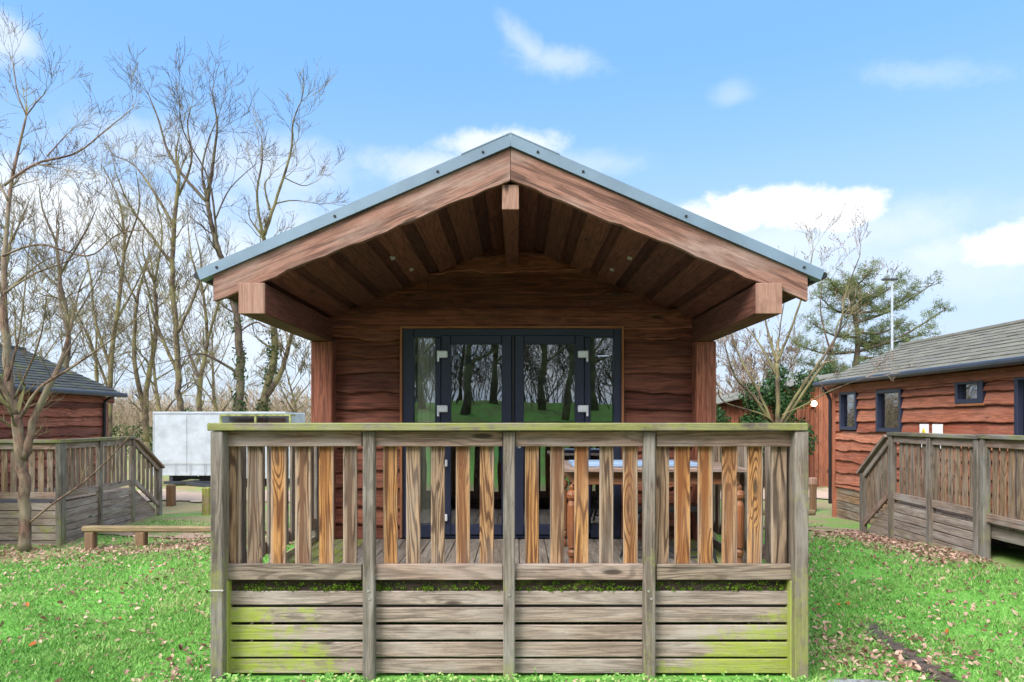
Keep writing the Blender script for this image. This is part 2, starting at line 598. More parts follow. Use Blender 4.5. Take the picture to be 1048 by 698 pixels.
def poly_curve(pts, n):
    """smooth curve through points"""
    out = []
    m = len(pts)
    for i in range(m - 1):
        p0, p1, p2, p3 = pts[max(i - 1, 0)], pts[i], pts[i + 1], pts[min(i + 2, m - 1)]
        for k in range(n):
            t = k / n
            out.append(.5 * ((2 * p1) + (p2 - p0) * t + (2 * p0 - 5 * p1 + 4 * p2 - p3) * t * t + (3 * p1 - p0 - 3 * p2 + p3) * t ** 3))
    out.append(pts[-1])
    return out


def shoot(mb, p, d, L, r, lev, maxlev, up=.12, nchild=5, wob=.13, buds=None, sides=None, rmin=.003, spread=.75):
    seg = max(3, int(5 - lev * .5)) if lev else 8
    pts, rads = [p], [r]
    dd = d
    for i in range(seg):
        dd = jitter(dd, wob)
        dd = (dd + Vector((0, 0, up))).normalized()
        pts.append(pts[-1] + dd * (L / seg))
        rads.append(max(rmin, r * (1 - .82 * (i + 1) / seg)))
    mb.tube(pts, rads, sides or (6 if lev < 1 else 5 if lev < 2 else 3), R.random(), cap=False)
    if lev >= maxlev:
        if buds is not None:
            for q in pts[1:]:
                if R.random() < .6:
                    bud(buds, q, R.uniform(.004, .008))
        return
    for k in range(nchild):
        f = R.uniform(.25, 1.0)
        i = min(seg - 1, int(f * seg))
        t = f * seg - i
        q = pts[i].lerp(pts[i + 1], t)
        dl = (pts[i + 1] - pts[i]).normalized()
        perp = dl.cross(jitter(Vector((0, 0, 1)), 1.0))
        if perp.length < .01:
            continue
        perp.normalize()
        nd = (dl + perp * R.uniform(.5, 1.3) * spread).normalized()
        rr = rads[i] * .62
        shoot(mb, q, nd, L * R.uniform(.38, .68), max(rmin, rr), lev + 1, maxlev, up, max(2, nchild - (lev > 1)), wob * 1.1, buds, None, rmin, spread)


def bud(mb, c, r):
    a = R.uniform(0, 6)
    vs = [c + Vector((math.cos(a) * r, math.sin(a) * r, 0)), c + Vector((math.cos(a + 2.1) * r, math.sin(a + 2.1) * r, 0)),
          c + Vector((math.cos(a + 4.2) * r, math.sin(a + 4.2) * r, 0)), c + Vector((0, 0, 1.8 * r)), c - Vector((0, 0, r))]
    mb.add(vs, [(0, 1, 3), (1, 2, 3), (2, 0, 3), (1, 0, 4), (2, 1, 4), (0, 2, 4)], [(0, 0, 0)] * 5, R.random(), 0)


def limbs_from_px(paths, Z, tm, wm, buds, twig_lev=2, density=1.0, twigL=1.0, rmin=.003, up=.1, rk=1.0):
    """paths: list of (points px, r0 px, r1 px, depth drift m); limbs go to tm, side twigs to wm"""
    for (pp, r0, r1, dz) in paths:
        r0, r1 = r0 * rk, r1 * rk
        n = len(pp)
        pts = [at(x, y, Z + dz * (i / (n - 1)) ** 1.3) for i, (x, y) in enumerate(pp)]
        cv = poly_curve(pts, 5)
        m = len(cv)
        k = Z / F
        rads = [max(rmin, (r0 + (r1 - r0) * i / (m - 1)) * k) for i in range(m)]
        for i in range(1, m - 1):
            cv[i] = cv[i] + Vector((R.gauss(0, 1), R.gauss(0, 1), R.gauss(0, 1))) * rads[i] * .14
        tm.tube(cv, rads, 8 if r0 > 3 else 6, R.random())
        total = sum((cv[i + 1] - cv[i]).length for i in range(m - 1))
        cnt = int(total * 4.2 * density)
        for _ in range(cnt):
            f = R.uniform(.12, 1.0) ** .8
            i = min(m - 2, int(f * (m - 1)))
            if r0 > 4.5 and f < .45:
                continue
            dl = (cv[i + 1] - cv[i]).normalized()
            perp = dl.cross(jitter(Vector((0, 0, 1)), 1.2))
            if perp.length < .05:
                continue
            nd = (dl * .9 + perp.normalized() * R.uniform(.5, 1.2)).normalized()
            shoot(wm, cv[i], nd, twigL * R.uniform(.35, 1.0), max(rmin, rads[i] * .4), 4 - twig_lev, 4, up, 4, .16, buds, None, rmin)
        # leading twigs at the tip
        dl = (cv[-1] - cv[-2]).normalized()
        for _ in range(3):
            shoot(wm, cv[-1], jitter(dl, .3), twigL * R.uniform(.5, 1.0), rads[-1] * .8, 4 - twig_lev, 4, up, 4, .15, buds, None, rmin)


def leaf_cloud(mb, c, rx, ry, rz, n, size, tone0=0.0, tone1=1.0, shell=.55):
    for _ in range(n):
        v = Vector((R.gauss(0, 1), R.gauss(0, 1), R.gauss(0, 1)))
        v.normalize()
        rr = R.uniform(shell, 1.0) ** .7
        p = c + Vector((v.x * rx * rr, v.y * ry * rr, v.z * rz * rr))
        a = jitter(v, .7)
        b = a.cross(Vector((R.gauss(0, 1), R.gauss(0, 1), R.gauss(0, 1))))
        if b.length < .01:
            continue
        b.normalize()
        s1 = size * R.uniform(.6, 1.4)
        e = a.cross(b)
        mb.add([p - b * s1 * .5, p + e * s1 * .3, p + b * s1 * .5, p - e * s1 * .3], [(0, 1, 2, 3)], [(0, 0, 0)] * 4, R.uniform(tone0, tone1), 0)

# =================================================================== the setting: ground, paths
def sheet(name, xs, ys, zf, mat):
    V = [Vector((x, y, zf(x, y))) for y in ys for x in xs]
    nx = len(xs)
    Fc = [(j * nx + i, j * nx + i + 1, (j + 1) * nx + i + 1, (j + 1) * nx + i) for j in range(len(ys) - 1) for i in range(nx - 1)]
    mb = MB()
    mb.add(V, Fc, [tuple(v) for v in V], .5, 0.0)
    o = mb.build(name, mat, None, True)
    tag(o, kind='structure')
    return o


def axis_pts(a, b, n, far):
    core = list(np.linspace(a, b, n))
    ext = [1.5, 4, 9, 18, 40, 90, far]
    return [a - e for e in reversed(ext)] + core + [b + e for e in ext]


m, t, out = new_mat('lawn_soil')
p = t.n('ShaderNodeNewGeometry').outputs['Position']
n1 = t.noise(p, 1.1, 5, .6)
n2 = t.noise(p, 22, 4, .7)
n3 = t.noise(p, 90, 3, .7)
c = t.mix(t.remap(n2, .3, .7), (.11, .32, .045), (.19, .44, .085))
c = t.mix(t.remap(n1, .5, .72, 0, .55), c, (.24, .38, .11))
c = t.mix(t.remap(n3, .5, .75, 0, .6), c, (.06, .17, .025))
bare = t.n('ShaderNodeSeparateXYZ', {0: p})
c = t.mix(t.math('MULTIPLY', t.remap(n1, .56, .66), .5), c, (.20, .17, .09))
py = bare.outputs[1]
px_ = bare.outputs[0]
zl = t.math('SUBTRACT', 1.0, t.math('ABSOLUTE', t.math('DIVIDE', t.math('SUBTRACT', py, 10.2), 1.6)), clamp=True)
zl = t.math('MULTIPLY', zl, t.remap(px_, -3.0, -4.0))
zr = t.math('SUBTRACT', 1.0, t.math('ABSOLUTE', t.math('DIVIDE', t.math('SUBTRACT', px_, 5.2), .9)), clamp=True)
zr = t.math('MULTIPLY', zr, t.math('MULTIPLY', t.remap(py, 7.0, 8.0), t.remap(py, 12.0, 10.6)))
zf = t.remap(py, 10.8, 13.0, 0, .85)
zn = t.math('MAXIMUM', t.math('MAXIMUM', zl, zr), zf)
bk_ = t.math('MULTIPLY', t.remap(py, -5.0, -9.0), t.remap(t.noise(p, .55, 5, .65), .42, .62, .05, .5))
c = t.mix(bk_, c, (.16, .12, .06))
c = t.mix(t.math('MULTIPLY', zn, t.remap(t.math('ADD', n1, t.math('MULTIPLY', n2, .5)), .55, .85, .15, 1)), c, (.34, .23, .155))
bounce_brown = t.math('MULTIPLY', t.remap(py, -6.0, -2.5), t.remap(py, 3.4, 4.1, 1, 0))  # brown added on unseen ground before the deck, cuts green bounce light
c = t.mix(t.math('MULTIPLY', bounce_brown, t.remap(n2, .3, .6, .5, .9)), c, (.33, .20, .14))
finish(t, out, c, .9, t.math('ADD', n2, n3), .6, .03, spec=.15)
M['lawn'] = m
m, t, out = new_mat('sandy_gravel')
p = t.n('ShaderNodeNewGeometry').outputs['Position']
n2 = t.noise(p, 40, 4, .7)
n1 = t.noise(p, 1.7, 4, .6)
c = t.mix(t.remap(n2, .3, .7), (.40, .28, .20), (.26, .18, .12))
c = t.mix(t.remap(n1, .5, .62, 0, .8), c, (.11, .20, .04))
finish(t, out, c, .9, n2, .5, .02)
M['gravel'] = m
m, t, out = new_mat('pinkish_track')
p = t.n('ShaderNodeNewGeometry').outputs['Position']
n2 = t.noise(p, 30, 4, .7)
n1 = t.noise(p, .9, 4, .6)
c = t.mix(t.remap(n2, .3, .7), (.50, .37, .29), (.36, .26, .20))
c = t.mix(t.remap(n1, .55, .66, 0, .7), c, (.11, .20, .04))
finish(t, out, c, .9, n2, .4, .02)
M['track'] = m
m, t, out = new_mat('wet_mud')
p = t.n('ShaderNodeNewGeometry').outputs['Position']
n2 = t.noise(p, 18, 5, .7)
c = t.mix(t.remap(n2, .35, .65), (.045, .03, .02), (.12, .085, .06))
finish(t, out, c, .45, n2, .8, .03, spec=.5)
M['mud'] = m
m, t, out = new_mat('puddle_water')
p = t.n('ShaderNodeNewGeometry').outputs['Position']
finish(t, out, t.mix(t.remap(t.noise(p, 30, 5, .7), .35, .65), (.30, .30, .31), (.12, .11, .09)), t.remap(t.noise(p, 14, 3), .4, .6, .12, .6), t.noise(p, 30, 4), .3, .01, spec=.7)
M['puddle'] = m

sheet('ground', axis_pts(-12, 12, 97, 300), axis_pts(-26, 32, 175, 300), lambda x, y: ground_z(x, y), M['lawn'])


def strip(name, pts, w, mat, dz, seg=24, ragged=.12):
    cv = poly_curve([Vector((x, y, 0)) for x, y in pts], seg)
    mb = MB()
    V = []
    ph = R.uniform(0, 9)
    for i, q in enumerate(cv):
        d = (cv[min(i + 1, len(cv) - 1)] - cv[max(i - 1, 0)]).normalized()
        s_ = Vector((-d.y, d.x, 0))
        for k in range(7):
            f = (k / 6 - .5)
            ww = w * (1 + ragged * math.sin(i * .9 + ph + (3 if k > 3 else 0)) + ragged * .6 * math.sin(i * 2.3 + ph))
            v = q + s_ * ww * f
            V.append(Vector((v.x, v.y, ground_z(v.x, v.y) + dz)))
    Fc = [(i * 7 + k, i * 7 + k + 1, (i + 1) * 7 + k + 1, (i + 1) * 7 + k) for i in range(len(cv) - 1) for k in range(6)]
    mb.add(V, Fc, [tuple(v) for v in V], .5, 0.0)
    return tag(mb.build(name, mat, None, True), kind='structure')


strip('gravel_track', [(-40, 16.8), (-12, 17.2), (-7, 17.2), (0, 17.4), (8, 17.6), (14, 17.6), (45, 16)], 2.5, M['track'], .03)
strip('gravel_path', [(-1.2, 12.9), (2.5, 12.2), (4.2, 11.7), (5.25, 11.0), (5.45, 10.7)], .8, M['gravel'], .022)
strip('bare_earth_path', [(-8.0, 11.9), (-6.6, 11.6), (-5.2, 11.2), (-3.5, 11.3)], .55, M['gravel'], .022)
RUT = [(2.92, 5.65), (2.84, 5.32), (2.83, 5.0), (2.80, 4.7), (2.79, 4.4), (2.77, 4.1)]
strip('mud_rut', RUT, .15, M['mud'], .018, 14, .5)
mb = MB()
V = []
for i in range(28):
    a = i / 28 * 6.283
    rr = 1 + .18 * math.sin(3 * a + 1) + .1 * math.sin(7 * a)
    x, y = 2.2 + .2 * rr * math.cos(a), 4.39 + .07 * rr * math.sin(a)
    V.append(Vector((x, y, ground_z(2.2, 4.42) + .012)))
mb.add(V, [tuple(range(28))], [tuple(v) for v in V], .5, 0)
tag(mb.build('puddle', M['puddle'], None), kind='structure')

# =================================================================== the middle lodge
CX = -0.047
cab = thing('log_lodge', (CX, 6.85, .5), 'timber lodge in the middle with open gable porch, metal roof edge and glazed doors', 'lodge')
YW = 6.85


def xz(px, py, s, y0=None):
    return ((px - VX) / s, EYE - (py - VY) / s)


SW = F / YW
DX0, DX1 = (413 - VX) / SW, (635 - VX) / SW
DZ0, DZ1 = .524, EYE - (337 - VY) / SW
CEILH, CSL = 1.80, .42


def ceil_z(x):
    return EYE + CEILH - CSL * abs(x - CX)


mb = MB()
XL, XR = CX - 1.95, CX + 1.95
fr = (Vector((XL, YW, 0)), Vector((1, 0, 0)), Vector((0, -1, 0)))
cladding(mb, fr, XR - XL, .50, 3.5, .19, holes=[(DX0 - .02 - XL, DX1 + .02 - XL, 0, DZ1 + .025)], ztop=lambda u: ceil_z(XL + u) + .01, wav=.014, thick=.034)
front = mb.build('front_wall', M['clad'], cab)
mb = MB()
for (a, b, z0, z1) in ((XL, DX0 - .02, .45, 2.6), (DX1 + .02, XR, .45, 2.6), (XL, XR, DZ1 + .03, 2.72)):
    mb.box(a, b, YW + .004, YW + .09, z0, z1, .3)
mb.prism([(XL, 2.722), (XR, 2.722), (CX, 3.56)], YW + .004, YW + .09, .3)
mb.build('wall_lining', M['inwall'], cab)
for sx in (-1, 1):
    mb = MB()
    xx = CX + sx * 1.95
    fr = (Vector((xx, YW + .03, 0)), Vector((0, 1, 0)), Vector((sx, 0, 0)))
    cladding(mb, fr, 5.6, .12, 2.72, .19)
    mb.box(xx - sx * .08, xx - sx * .004, YW + .1, YW + 5.62, .1, 2.7, .4)
    mb.build('side_wall', M['clad'], cab)
mb = MB()
fr = (Vector((XR, YW + 5.65, 0)), Vector((-1, 0, 0)), Vector((0, 1, 0)))
cladding(mb, fr, XR - XL, .12, 3.5, .19, ztop=lambda u: ceil_z(XR - u) + .01)
mb.build('back_wall', M['clad'], cab)
mb = MB()
mb.box(XL + .09, XR - .09, YW + .1, YW + 5.6, .44, .50, .5)
mb.box(XL + .09, XR - .09, YW + 3.3, YW + 3.4, .50, 2.65, .2)
mb.box(XL + .09, XR - .09, YW + .1, YW + 3.3, 2.66, 2.70, .5)
mb.build('room_interior', M['inwall'], cab)

# roof
mb = MB()
HB = 2.22
for sx in (-1, 1):
    pts = [(CX, EYE + 2.055), (CX + sx * HB, EYE + 2.055 - .4347 * HB), (CX + sx * HB, EYE + 1.99 - .4347 * HB), (CX, EYE + 1.99)]
    mb.prism(pts, 5.065, 12.9, .3, gdir=(1, -.43 * sx))
roof = mb.build('roof', M['roofl'], cab)
for sx in (-1, 1):
    mb = MB()
    pts = [(CX + sx * .001, EYE + 2.089), (CX + sx * 2.289, EYE + 1.094), (CX + sx * 2.262, EYE + 1.022), (CX + sx * .001, EYE + 1.998)]
    mb.prism(pts, 4.975, 5.06, .5)
    pts2 = [(CX + sx * .001, EYE + 2.096), (CX + sx * .36, EYE + 2.096 - .156), (CX + sx * .36, EYE + 2.088 - .156), (CX + sx * .001, EYE + 2.088)]
    mb.prism(pts2, 4.972, 5.4, .5)
    tr = mb.build('roof_trim', M['zinc'], roof)
    for d in (.20, .53, 1.28, 2.14):
        sm = MB()
        c0 = Vector((CX + sx * d, 4.975, EYE + 2.04 - .433 * d))
        sm.tube([c0, c0 - Vector((0, .008, 0))], [.011, .009], 8)
        sm.build('screw_cap', M['darkmetal'], roof)
    mb = MB()
    mb.tube([Vector((CX + sx * 2.295, 5.0, EYE + 1.06)), Vector((CX + sx * 2.30, 12.9, EYE + 1.04))], [.026, .026], 10)
    mb.build('gutter', M['darkmetal'], roof)
    # bargeboard with a slightly waney lower edge
    mb = MB()
    top = [(CX + sx * .002, EYE + 1.990), (CX + sx * 2.175, EYE + 1.990 - .4285 * 2.175)]
    bot = []
    for i in range(25):
        f = i / 24
        x = 2.175 * (1 - f)
        w = .006 * math.sin(x * 6 + sx) + .005 * math.sin(x * 17) + .004 * math.sin(x * 39 + 1)
        bot.append((CX + sx * max(x, .002), EYE + 1.76 - .408 * x + (w if 0 < i < 24 else 0)))
    mb.prism(top + bot, 5.0, 5.045, .35 if sx < 0 else .6, moss=.0, gdir=(.92, -.39 * sx))
    mb.build('bargeboard', M['barge'], cab)
    # purlin
    mb = MB()
    x0, x1 = CX + sx * 1.79, CX + sx * 1.98
    mb.box(x0, x1, 4.99, YW + .12, EYE + .775, EYE + 1.0, .7, bev=.008)
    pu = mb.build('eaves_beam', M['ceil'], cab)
    mb = MB()
    mb.box(x0, x1, 4.972, 4.989, EYE + .775, EYE + 1.0, .6, moss=.12, bev=.006, grain=2)
    mb.build('beam_end', M['endg'], pu)
    # corner post
    mb = MB()
    mb.box(*((-2.016, -1.806) if sx < 0 else (1.749, 1.952)), 6.68, 6.87, .50, EYE + .775, .8 if sx > 0 else .5, bev=.01)
    mb.build('porch_post', M['clad'] if sx < 0 else M['clad'], cab)
    # soffit boards, lapped board on board
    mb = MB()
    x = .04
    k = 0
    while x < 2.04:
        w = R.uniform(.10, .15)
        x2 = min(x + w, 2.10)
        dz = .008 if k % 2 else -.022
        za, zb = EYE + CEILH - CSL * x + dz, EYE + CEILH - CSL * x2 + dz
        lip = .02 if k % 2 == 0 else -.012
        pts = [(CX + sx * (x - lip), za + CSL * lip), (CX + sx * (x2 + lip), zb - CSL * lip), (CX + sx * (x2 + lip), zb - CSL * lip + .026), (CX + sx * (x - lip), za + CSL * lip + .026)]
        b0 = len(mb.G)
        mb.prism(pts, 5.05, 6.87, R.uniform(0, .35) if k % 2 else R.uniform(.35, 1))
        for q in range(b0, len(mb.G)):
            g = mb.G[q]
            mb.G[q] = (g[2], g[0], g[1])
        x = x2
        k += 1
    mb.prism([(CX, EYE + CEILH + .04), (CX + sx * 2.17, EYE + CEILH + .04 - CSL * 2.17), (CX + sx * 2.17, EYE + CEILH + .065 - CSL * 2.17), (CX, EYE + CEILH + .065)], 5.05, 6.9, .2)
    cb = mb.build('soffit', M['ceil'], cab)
    for (d, y) in ((.99, 5.72), (.92, 6.28)):
        sm = MB()
        zc = EYE + CEILH - CSL * d - .03
        c0 = Vector((CX + sx * d, y, zc))
        nn = Vector((-.39 * sx, 0, -.92)).normalized()
        sm.tube([c0 - nn * .02, c0 + nn * .008], [.024, .02], 14)
        sm.build('downlight', M['disc'], cb)
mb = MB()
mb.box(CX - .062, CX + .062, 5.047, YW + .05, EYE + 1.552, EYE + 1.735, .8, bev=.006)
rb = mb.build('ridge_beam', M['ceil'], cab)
mb = MB()
mb.box(CX - .062, CX + .062, 5.030, 5.046, EYE + 1.552, EYE + 1.735, .6, bev=.005, grain=2)
mb.build('beam_end', M['endg'], rb)

# glazed doors
def X(px):
    return (px - VX) / SW


def Zw(py):
    return EYE - (py - VY) / SW


fm = MB()
for (a, b, c, d) in ((413, 424, 337, 552), (627.5, 635, 337, 552), (446, 452, 346, 545), (597.5, 604, 346, 545)):
    fm.box(X(a), X(b), 6.79, 6.90, max(.526, Zw(d)), Zw(c) - (.0 if c < 340 else .001), .5, bev=.006)
fm.box(X(424.1), X(627.4), 6.79, 6.90, Zw(345.8), Zw(337), .5, bev=.006)
for (a, b) in ((424.1, 445.9), (604.1, 627.4)):
    fm.box(X(a), X(b), 6.795, 6.895, .528, Zw(536), .5, bev=.006)
fm.box(X(452.1), X(597.4), 6.80, 6.90, .526, .555, .5, bev=.004)
frame = fm.build('door_frame', M['upvc'], cab)
for (a, b) in ((424.1, 445.9), (604.1, 627.4)):
    g = MB()
    g.box(X(a), X(b), 6.842, 6.85, Zw(536), Zw(345.8), .5, bev=.001)
    g.build('side_pane', M['glass'], frame)
tm = MB()
for (a, b, c, d) in ((410.6, 413, 334.6, 550), (635, 637.4, 334.6, 550)):
    tm.box(X(a), X(b) - .001, 6.765, 6.86, .53, Zw(c), .5, bev=.003)
tm.box(X(413.1), X(634.9), 6.765, 6.86, Zw(336.9), Zw(334.6), .5, bev=.003)
tm.build('architrave', M['trim'], cab)
for (l, r, gl, gr, hx) in ((452.3, 523.5, 462, 513.5, 454), (527, 597.2, 536, 588, 595.5)):
    d = MB()
    d.box(X(l), X(gl), 6.775, 6.84, .56, Zw(344), .5, bev=.006)
    d.box(X(gr), X(r), 6.775, 6.84, .56, Zw(344), .5, bev=.006)
    d.box(X(gl) + .001, X(gr) - .001, 6.776, 6.84, Zw(353), Zw(344), .5, bev=.006)
    d.box(X(gl) + .001, X(gr) - .001, 6.776, 6.84, .56, Zw(536), .5, bev=.006)
    leaf = d.build('door', M['upvc'], cab)
    g = MB()
    g.box(X(gl), X(gr), 6.812, 6.82, Zw(536), Zw(353), .5, bev=.001)
    g.build('pane', M['glass'], leaf)
    for py in (364, 419, 474, 529):
        h = MB()
        h.box(X(hx - 5), X(hx + 5), 6.735, 6.774, Zw(py + 3), Zw(py - 4), .5, bev=.008)
        hs = -1 if hx < 520 else 1
        h.tube([Vector((X(hx + hs * 4.5), 6.75, Zw(py - 4))), Vector((X(hx + hs * 4.5), 6.75, Zw(py + 7)))], [.011, .011], 8)
        h.build('hinge', M['white'], leaf)
    if hx > 520:
        h = MB()
        hxp = X(531.5)
        h.box(hxp - .016, hxp + .016, 6.755, 6.774, 1.42, 1.64, .5, bev=.005)
        h.tube([Vector((hxp, 6.755, 1.56)), Vector((hxp, 6.715, 1.56)), Vector((hxp + .11, 6.712, 1.56))], [.011, .011, .009], 8)
        h.build('handle', M['steel'], leaf)
md = MB()
md.box(X(523.7), X(526.8), 6.785, 6.85, .56, Zw(344), .5, bev=.004)
md.build('astragal', M['darkmetal'], frame)

# things inside behind the glass
cu = MB()
for i in range(5):
    x = X(426.5) + i * .042
    cu.box(x, x + .040, 6.915 + .012 * (i % 2), 6.925 + .012 * (i % 2), .56, Zw(343), .4, bev=.002)
single(cu, 'vertical_blind', M['curtain'], (X(436), 7.02, .55), 'cream vertical blind hanging behind the narrow left side pane', 'blind')
sb = thing('sideboard', (X(500), 8.2, .5), 'dark brown sideboard inside the room behind the left glazed door', 'sideboard')
mb = MB(); mb.box(-.75, .25, 8.1, 8.5, 1.14, 1.18, .3); mb.build('top', M['ceil'], sb)
mb = MB(); mb.box(-.72, .22, 8.13, 8.48, .56, 1.138, .3); mb.build('carcass', M['ceil'], sb)
mb = MB()
mb.lathe([(0, .05), (.02, .065), (.10, .07), (.17, .045), (.20, .022), (.25, .022), (.26, .028)], Vector((-.24, 8.2, 1.181)), 16)
single(mb, 'vase', M['teal'], (-.24, 8.2, 1.181), 'small teal vase on the sideboard behind the left glazed door', 'vase', smooth=True)

# =================================================================== middle deck
deck = thing('lodge_deck', (CX, 4.5, 0), 'raised timber deck in front of the middle lodge with slatted railing and mossy skirting boards', 'deck')
s0 = F / 4.5


def dx(px, y=4.5):
    return (px - VX) * y / F


mb = MB()
x = -1.96
while x < 1.86:
    w = .118
    mossy = .62 if (x < -1.55 or x > 1.5) else .12 if x < -1.2 else .0
    mb.box(x, x + w, 4.57, 6.76, .496, .524, R.random(), moss=mossy, bev=.004, grain=1)
    x += .124
mb.box(-1.9, 1.82, 4.62, 4.67, .36, .494, .5)
mb.box(-1.9, 1.82, 5.6, 5.65, .36, .494, .5)
mb.box(-1.9, 1.82, 6.62, 6.67, .36, .494, .5)
mb.build('floor', M['floor'], deck)
mb = MB(); mb.box(-1.90, 1.82, 4.545, 4.568, .50, .655, 0, moss=.34); mb.build('rim_board', M['rim'], deck)
mb = MB()
for (bx, n) in ((-1.2, 240), (0, 170), (1.2, 220)):
    for _ in range(n):
        xx = bx + R.uniform(-.65, .65)
        if not -1.88 < xx < 1.80:
            continue
        dens = .5 + .5 * math.sin(xx * 7) * math.sin(xx * 3.1 + 1)
        if R.random() > dens + .25:
            continue
        zz = R.choice((R.uniform(.575, .59), R.uniform(.575, .63)))
        pp = Vector((xx, R.uniform(4.515, 4.542), zz))
        leaf_cloud(mb, pp, .02, .01, .016, 7, .014)
tag(mb.build('moss', M['mosst'], deck), kind='stuff')

posts_px = [(215, 228, 4.41, 4.51), (371, 383, 4.452, 4.52), (515, 527, 4.452, 4.52), (659, 671, 4.452, 4.52), (814, 828, 4.41, 4.51)]
for i, (a, b, y0, y1) in enumerate(posts_px):
    mb = MB()
    outer = i in (0, 4)
    ms = (.60, .30) if outer else (.50, .12)
    mb.box(dx(a, y0), dx(b, y0), y0, y1, -.06, 1.628, .2 + .15 * i, moss=ms, bev=.007)
    po = mb.build('post', M['post'], deck)
    if not outer:
        for zz in (.585, .535) if i != 2 else (.56,):
            bm_ = MB()
            c0 = Vector(((dx(a, y0) + dx(b, y0)) / 2 + R.uniform(-.01, .01), y0, zz))
            bm_.tube([c0, c0 - Vector((0, .006, 0))], [.009, .008], 8)
            bm_.build('bolt', M['steel'], po)
    else:
        bm_ = MB()
        zz = EYE - (601 - VY) / s0
        bm_.box(dx(a, y0) - .003, dx(b, y0) + .003, y0 - .003, y0 + .05, zz - .006, zz + .004, .5, bev=.001)
        if i == 0:
            bm_.build('wire_band', M['steel'], po)
for (x0, x1) in ((-1.936, -1.895), (1.792, 1.83)):
    mb = MB(); mb.box(x0, x1, 4.47, 4.56, -.05, .646, .5, moss=.95); mb.build('corner_batten', M['slat'], deck)
mb = MB()
mb.box(dx(213, 4.42), dx(826, 4.42), 4.40, 4.56, 1.631, 1.682, .4, moss=.66, bev=.006)
mb.build('cap_rail', M['post'], deck)
bays = [(228.5, 370.7), (383.3, 514.7), (527.3, 658.7), (671.3, 813.6)]
for k, (a, b) in enumerate(bays):
    mb = MB()
    mb.box(dx(a), dx(b), 4.488, 4.528, 1.527, 1.628, R.uniform(.2, .8), moss=.04, bev=.004)
    mb.build('top_rail', M['rail'], deck)
    mb = MB()
    mb.box(dx(a - (4 if k == 0 else 0)), dx(b), 4.484, 4.526, .650, .752, R.uniform(0, .3), moss=.16 if k in (0, 3) else .10, bev=.004)
    mb.build('bottom_rail', M['deck'] if k in (0, 3) else M['rail'], deck)
    for j, (yt, yb) in enumerate(((606, 620), (623, 638), (641, 656), (658.7, 673.7), (676, 690.5))):
        mb = MB()
        g = {0: ((.5, .0), (.82, .1), (1.02, .12), (1.0, .2), (.65, .35)), 3: ((0, .3), (.05, .5), (.15, .6), (.4, .8), (.5, .85))}
        ms = g[k][j] if k in g else (0, 0) if j < 4 else (.18, .15)
        if j == 0 and k == 0:
            ms = (.2, .05)
        xa = dx(a + 4 if k == 0 else a - 2)
        xb = dx(b - 5 if k == 3 else b + 2)
        mb.box(xa, xb, 4.523, 4.543, EYE - (yb - VY) / s0, EYE - (yt - VY) / s0, R.uniform(0, .55), moss=ms, bev=.004)
        mb.build('skirting_board', M['slat'], deck)
bal = [(229, 245, .45), (252.6, 268, .18), (276.8, 292.4, .95), (301.8, 318, .42), (326.2, 341.2, 1.0), (351, 365.2, .2),
       (392, 406.7, .95), (415.5, 430, .35), (441, 455, .3), (466.5, 480.8, .75), (491, 505.5, .7),
       (537.3, 551.4, .9), (563.2, 577.3, .5), (588, 602.4, 1.0), (613.6, 627.8, .3), (638, 652.9, .8),
       (670.8, 684.8, .35), (690.6, 706.6, 1.0), (714.6, 729.8, 1.0), (739.4, 754.6, .8), (765.4, 780.2, .95), (790, 805.4, .22)]
y1 = 4.53
for (a, b, tone) in bal:
    mb = MB()
    lean = R.uniform(-.004, .004)
    mb.obox(Vector(((dx(a, y1) + dx(b, y1)) / 2, y1 + .012, 1.127)), (Vector((1, 0, lean)), Vector((0, 1, 0)), Vector((-lean, 0, 1))),
            ((dx(b, y1) - dx(a, y1)) / 2, .011, .445), tone, (.14 if R.random() < .5 else .02, .0), .004, 2)
    mb.build('baluster', M['bal'], deck)


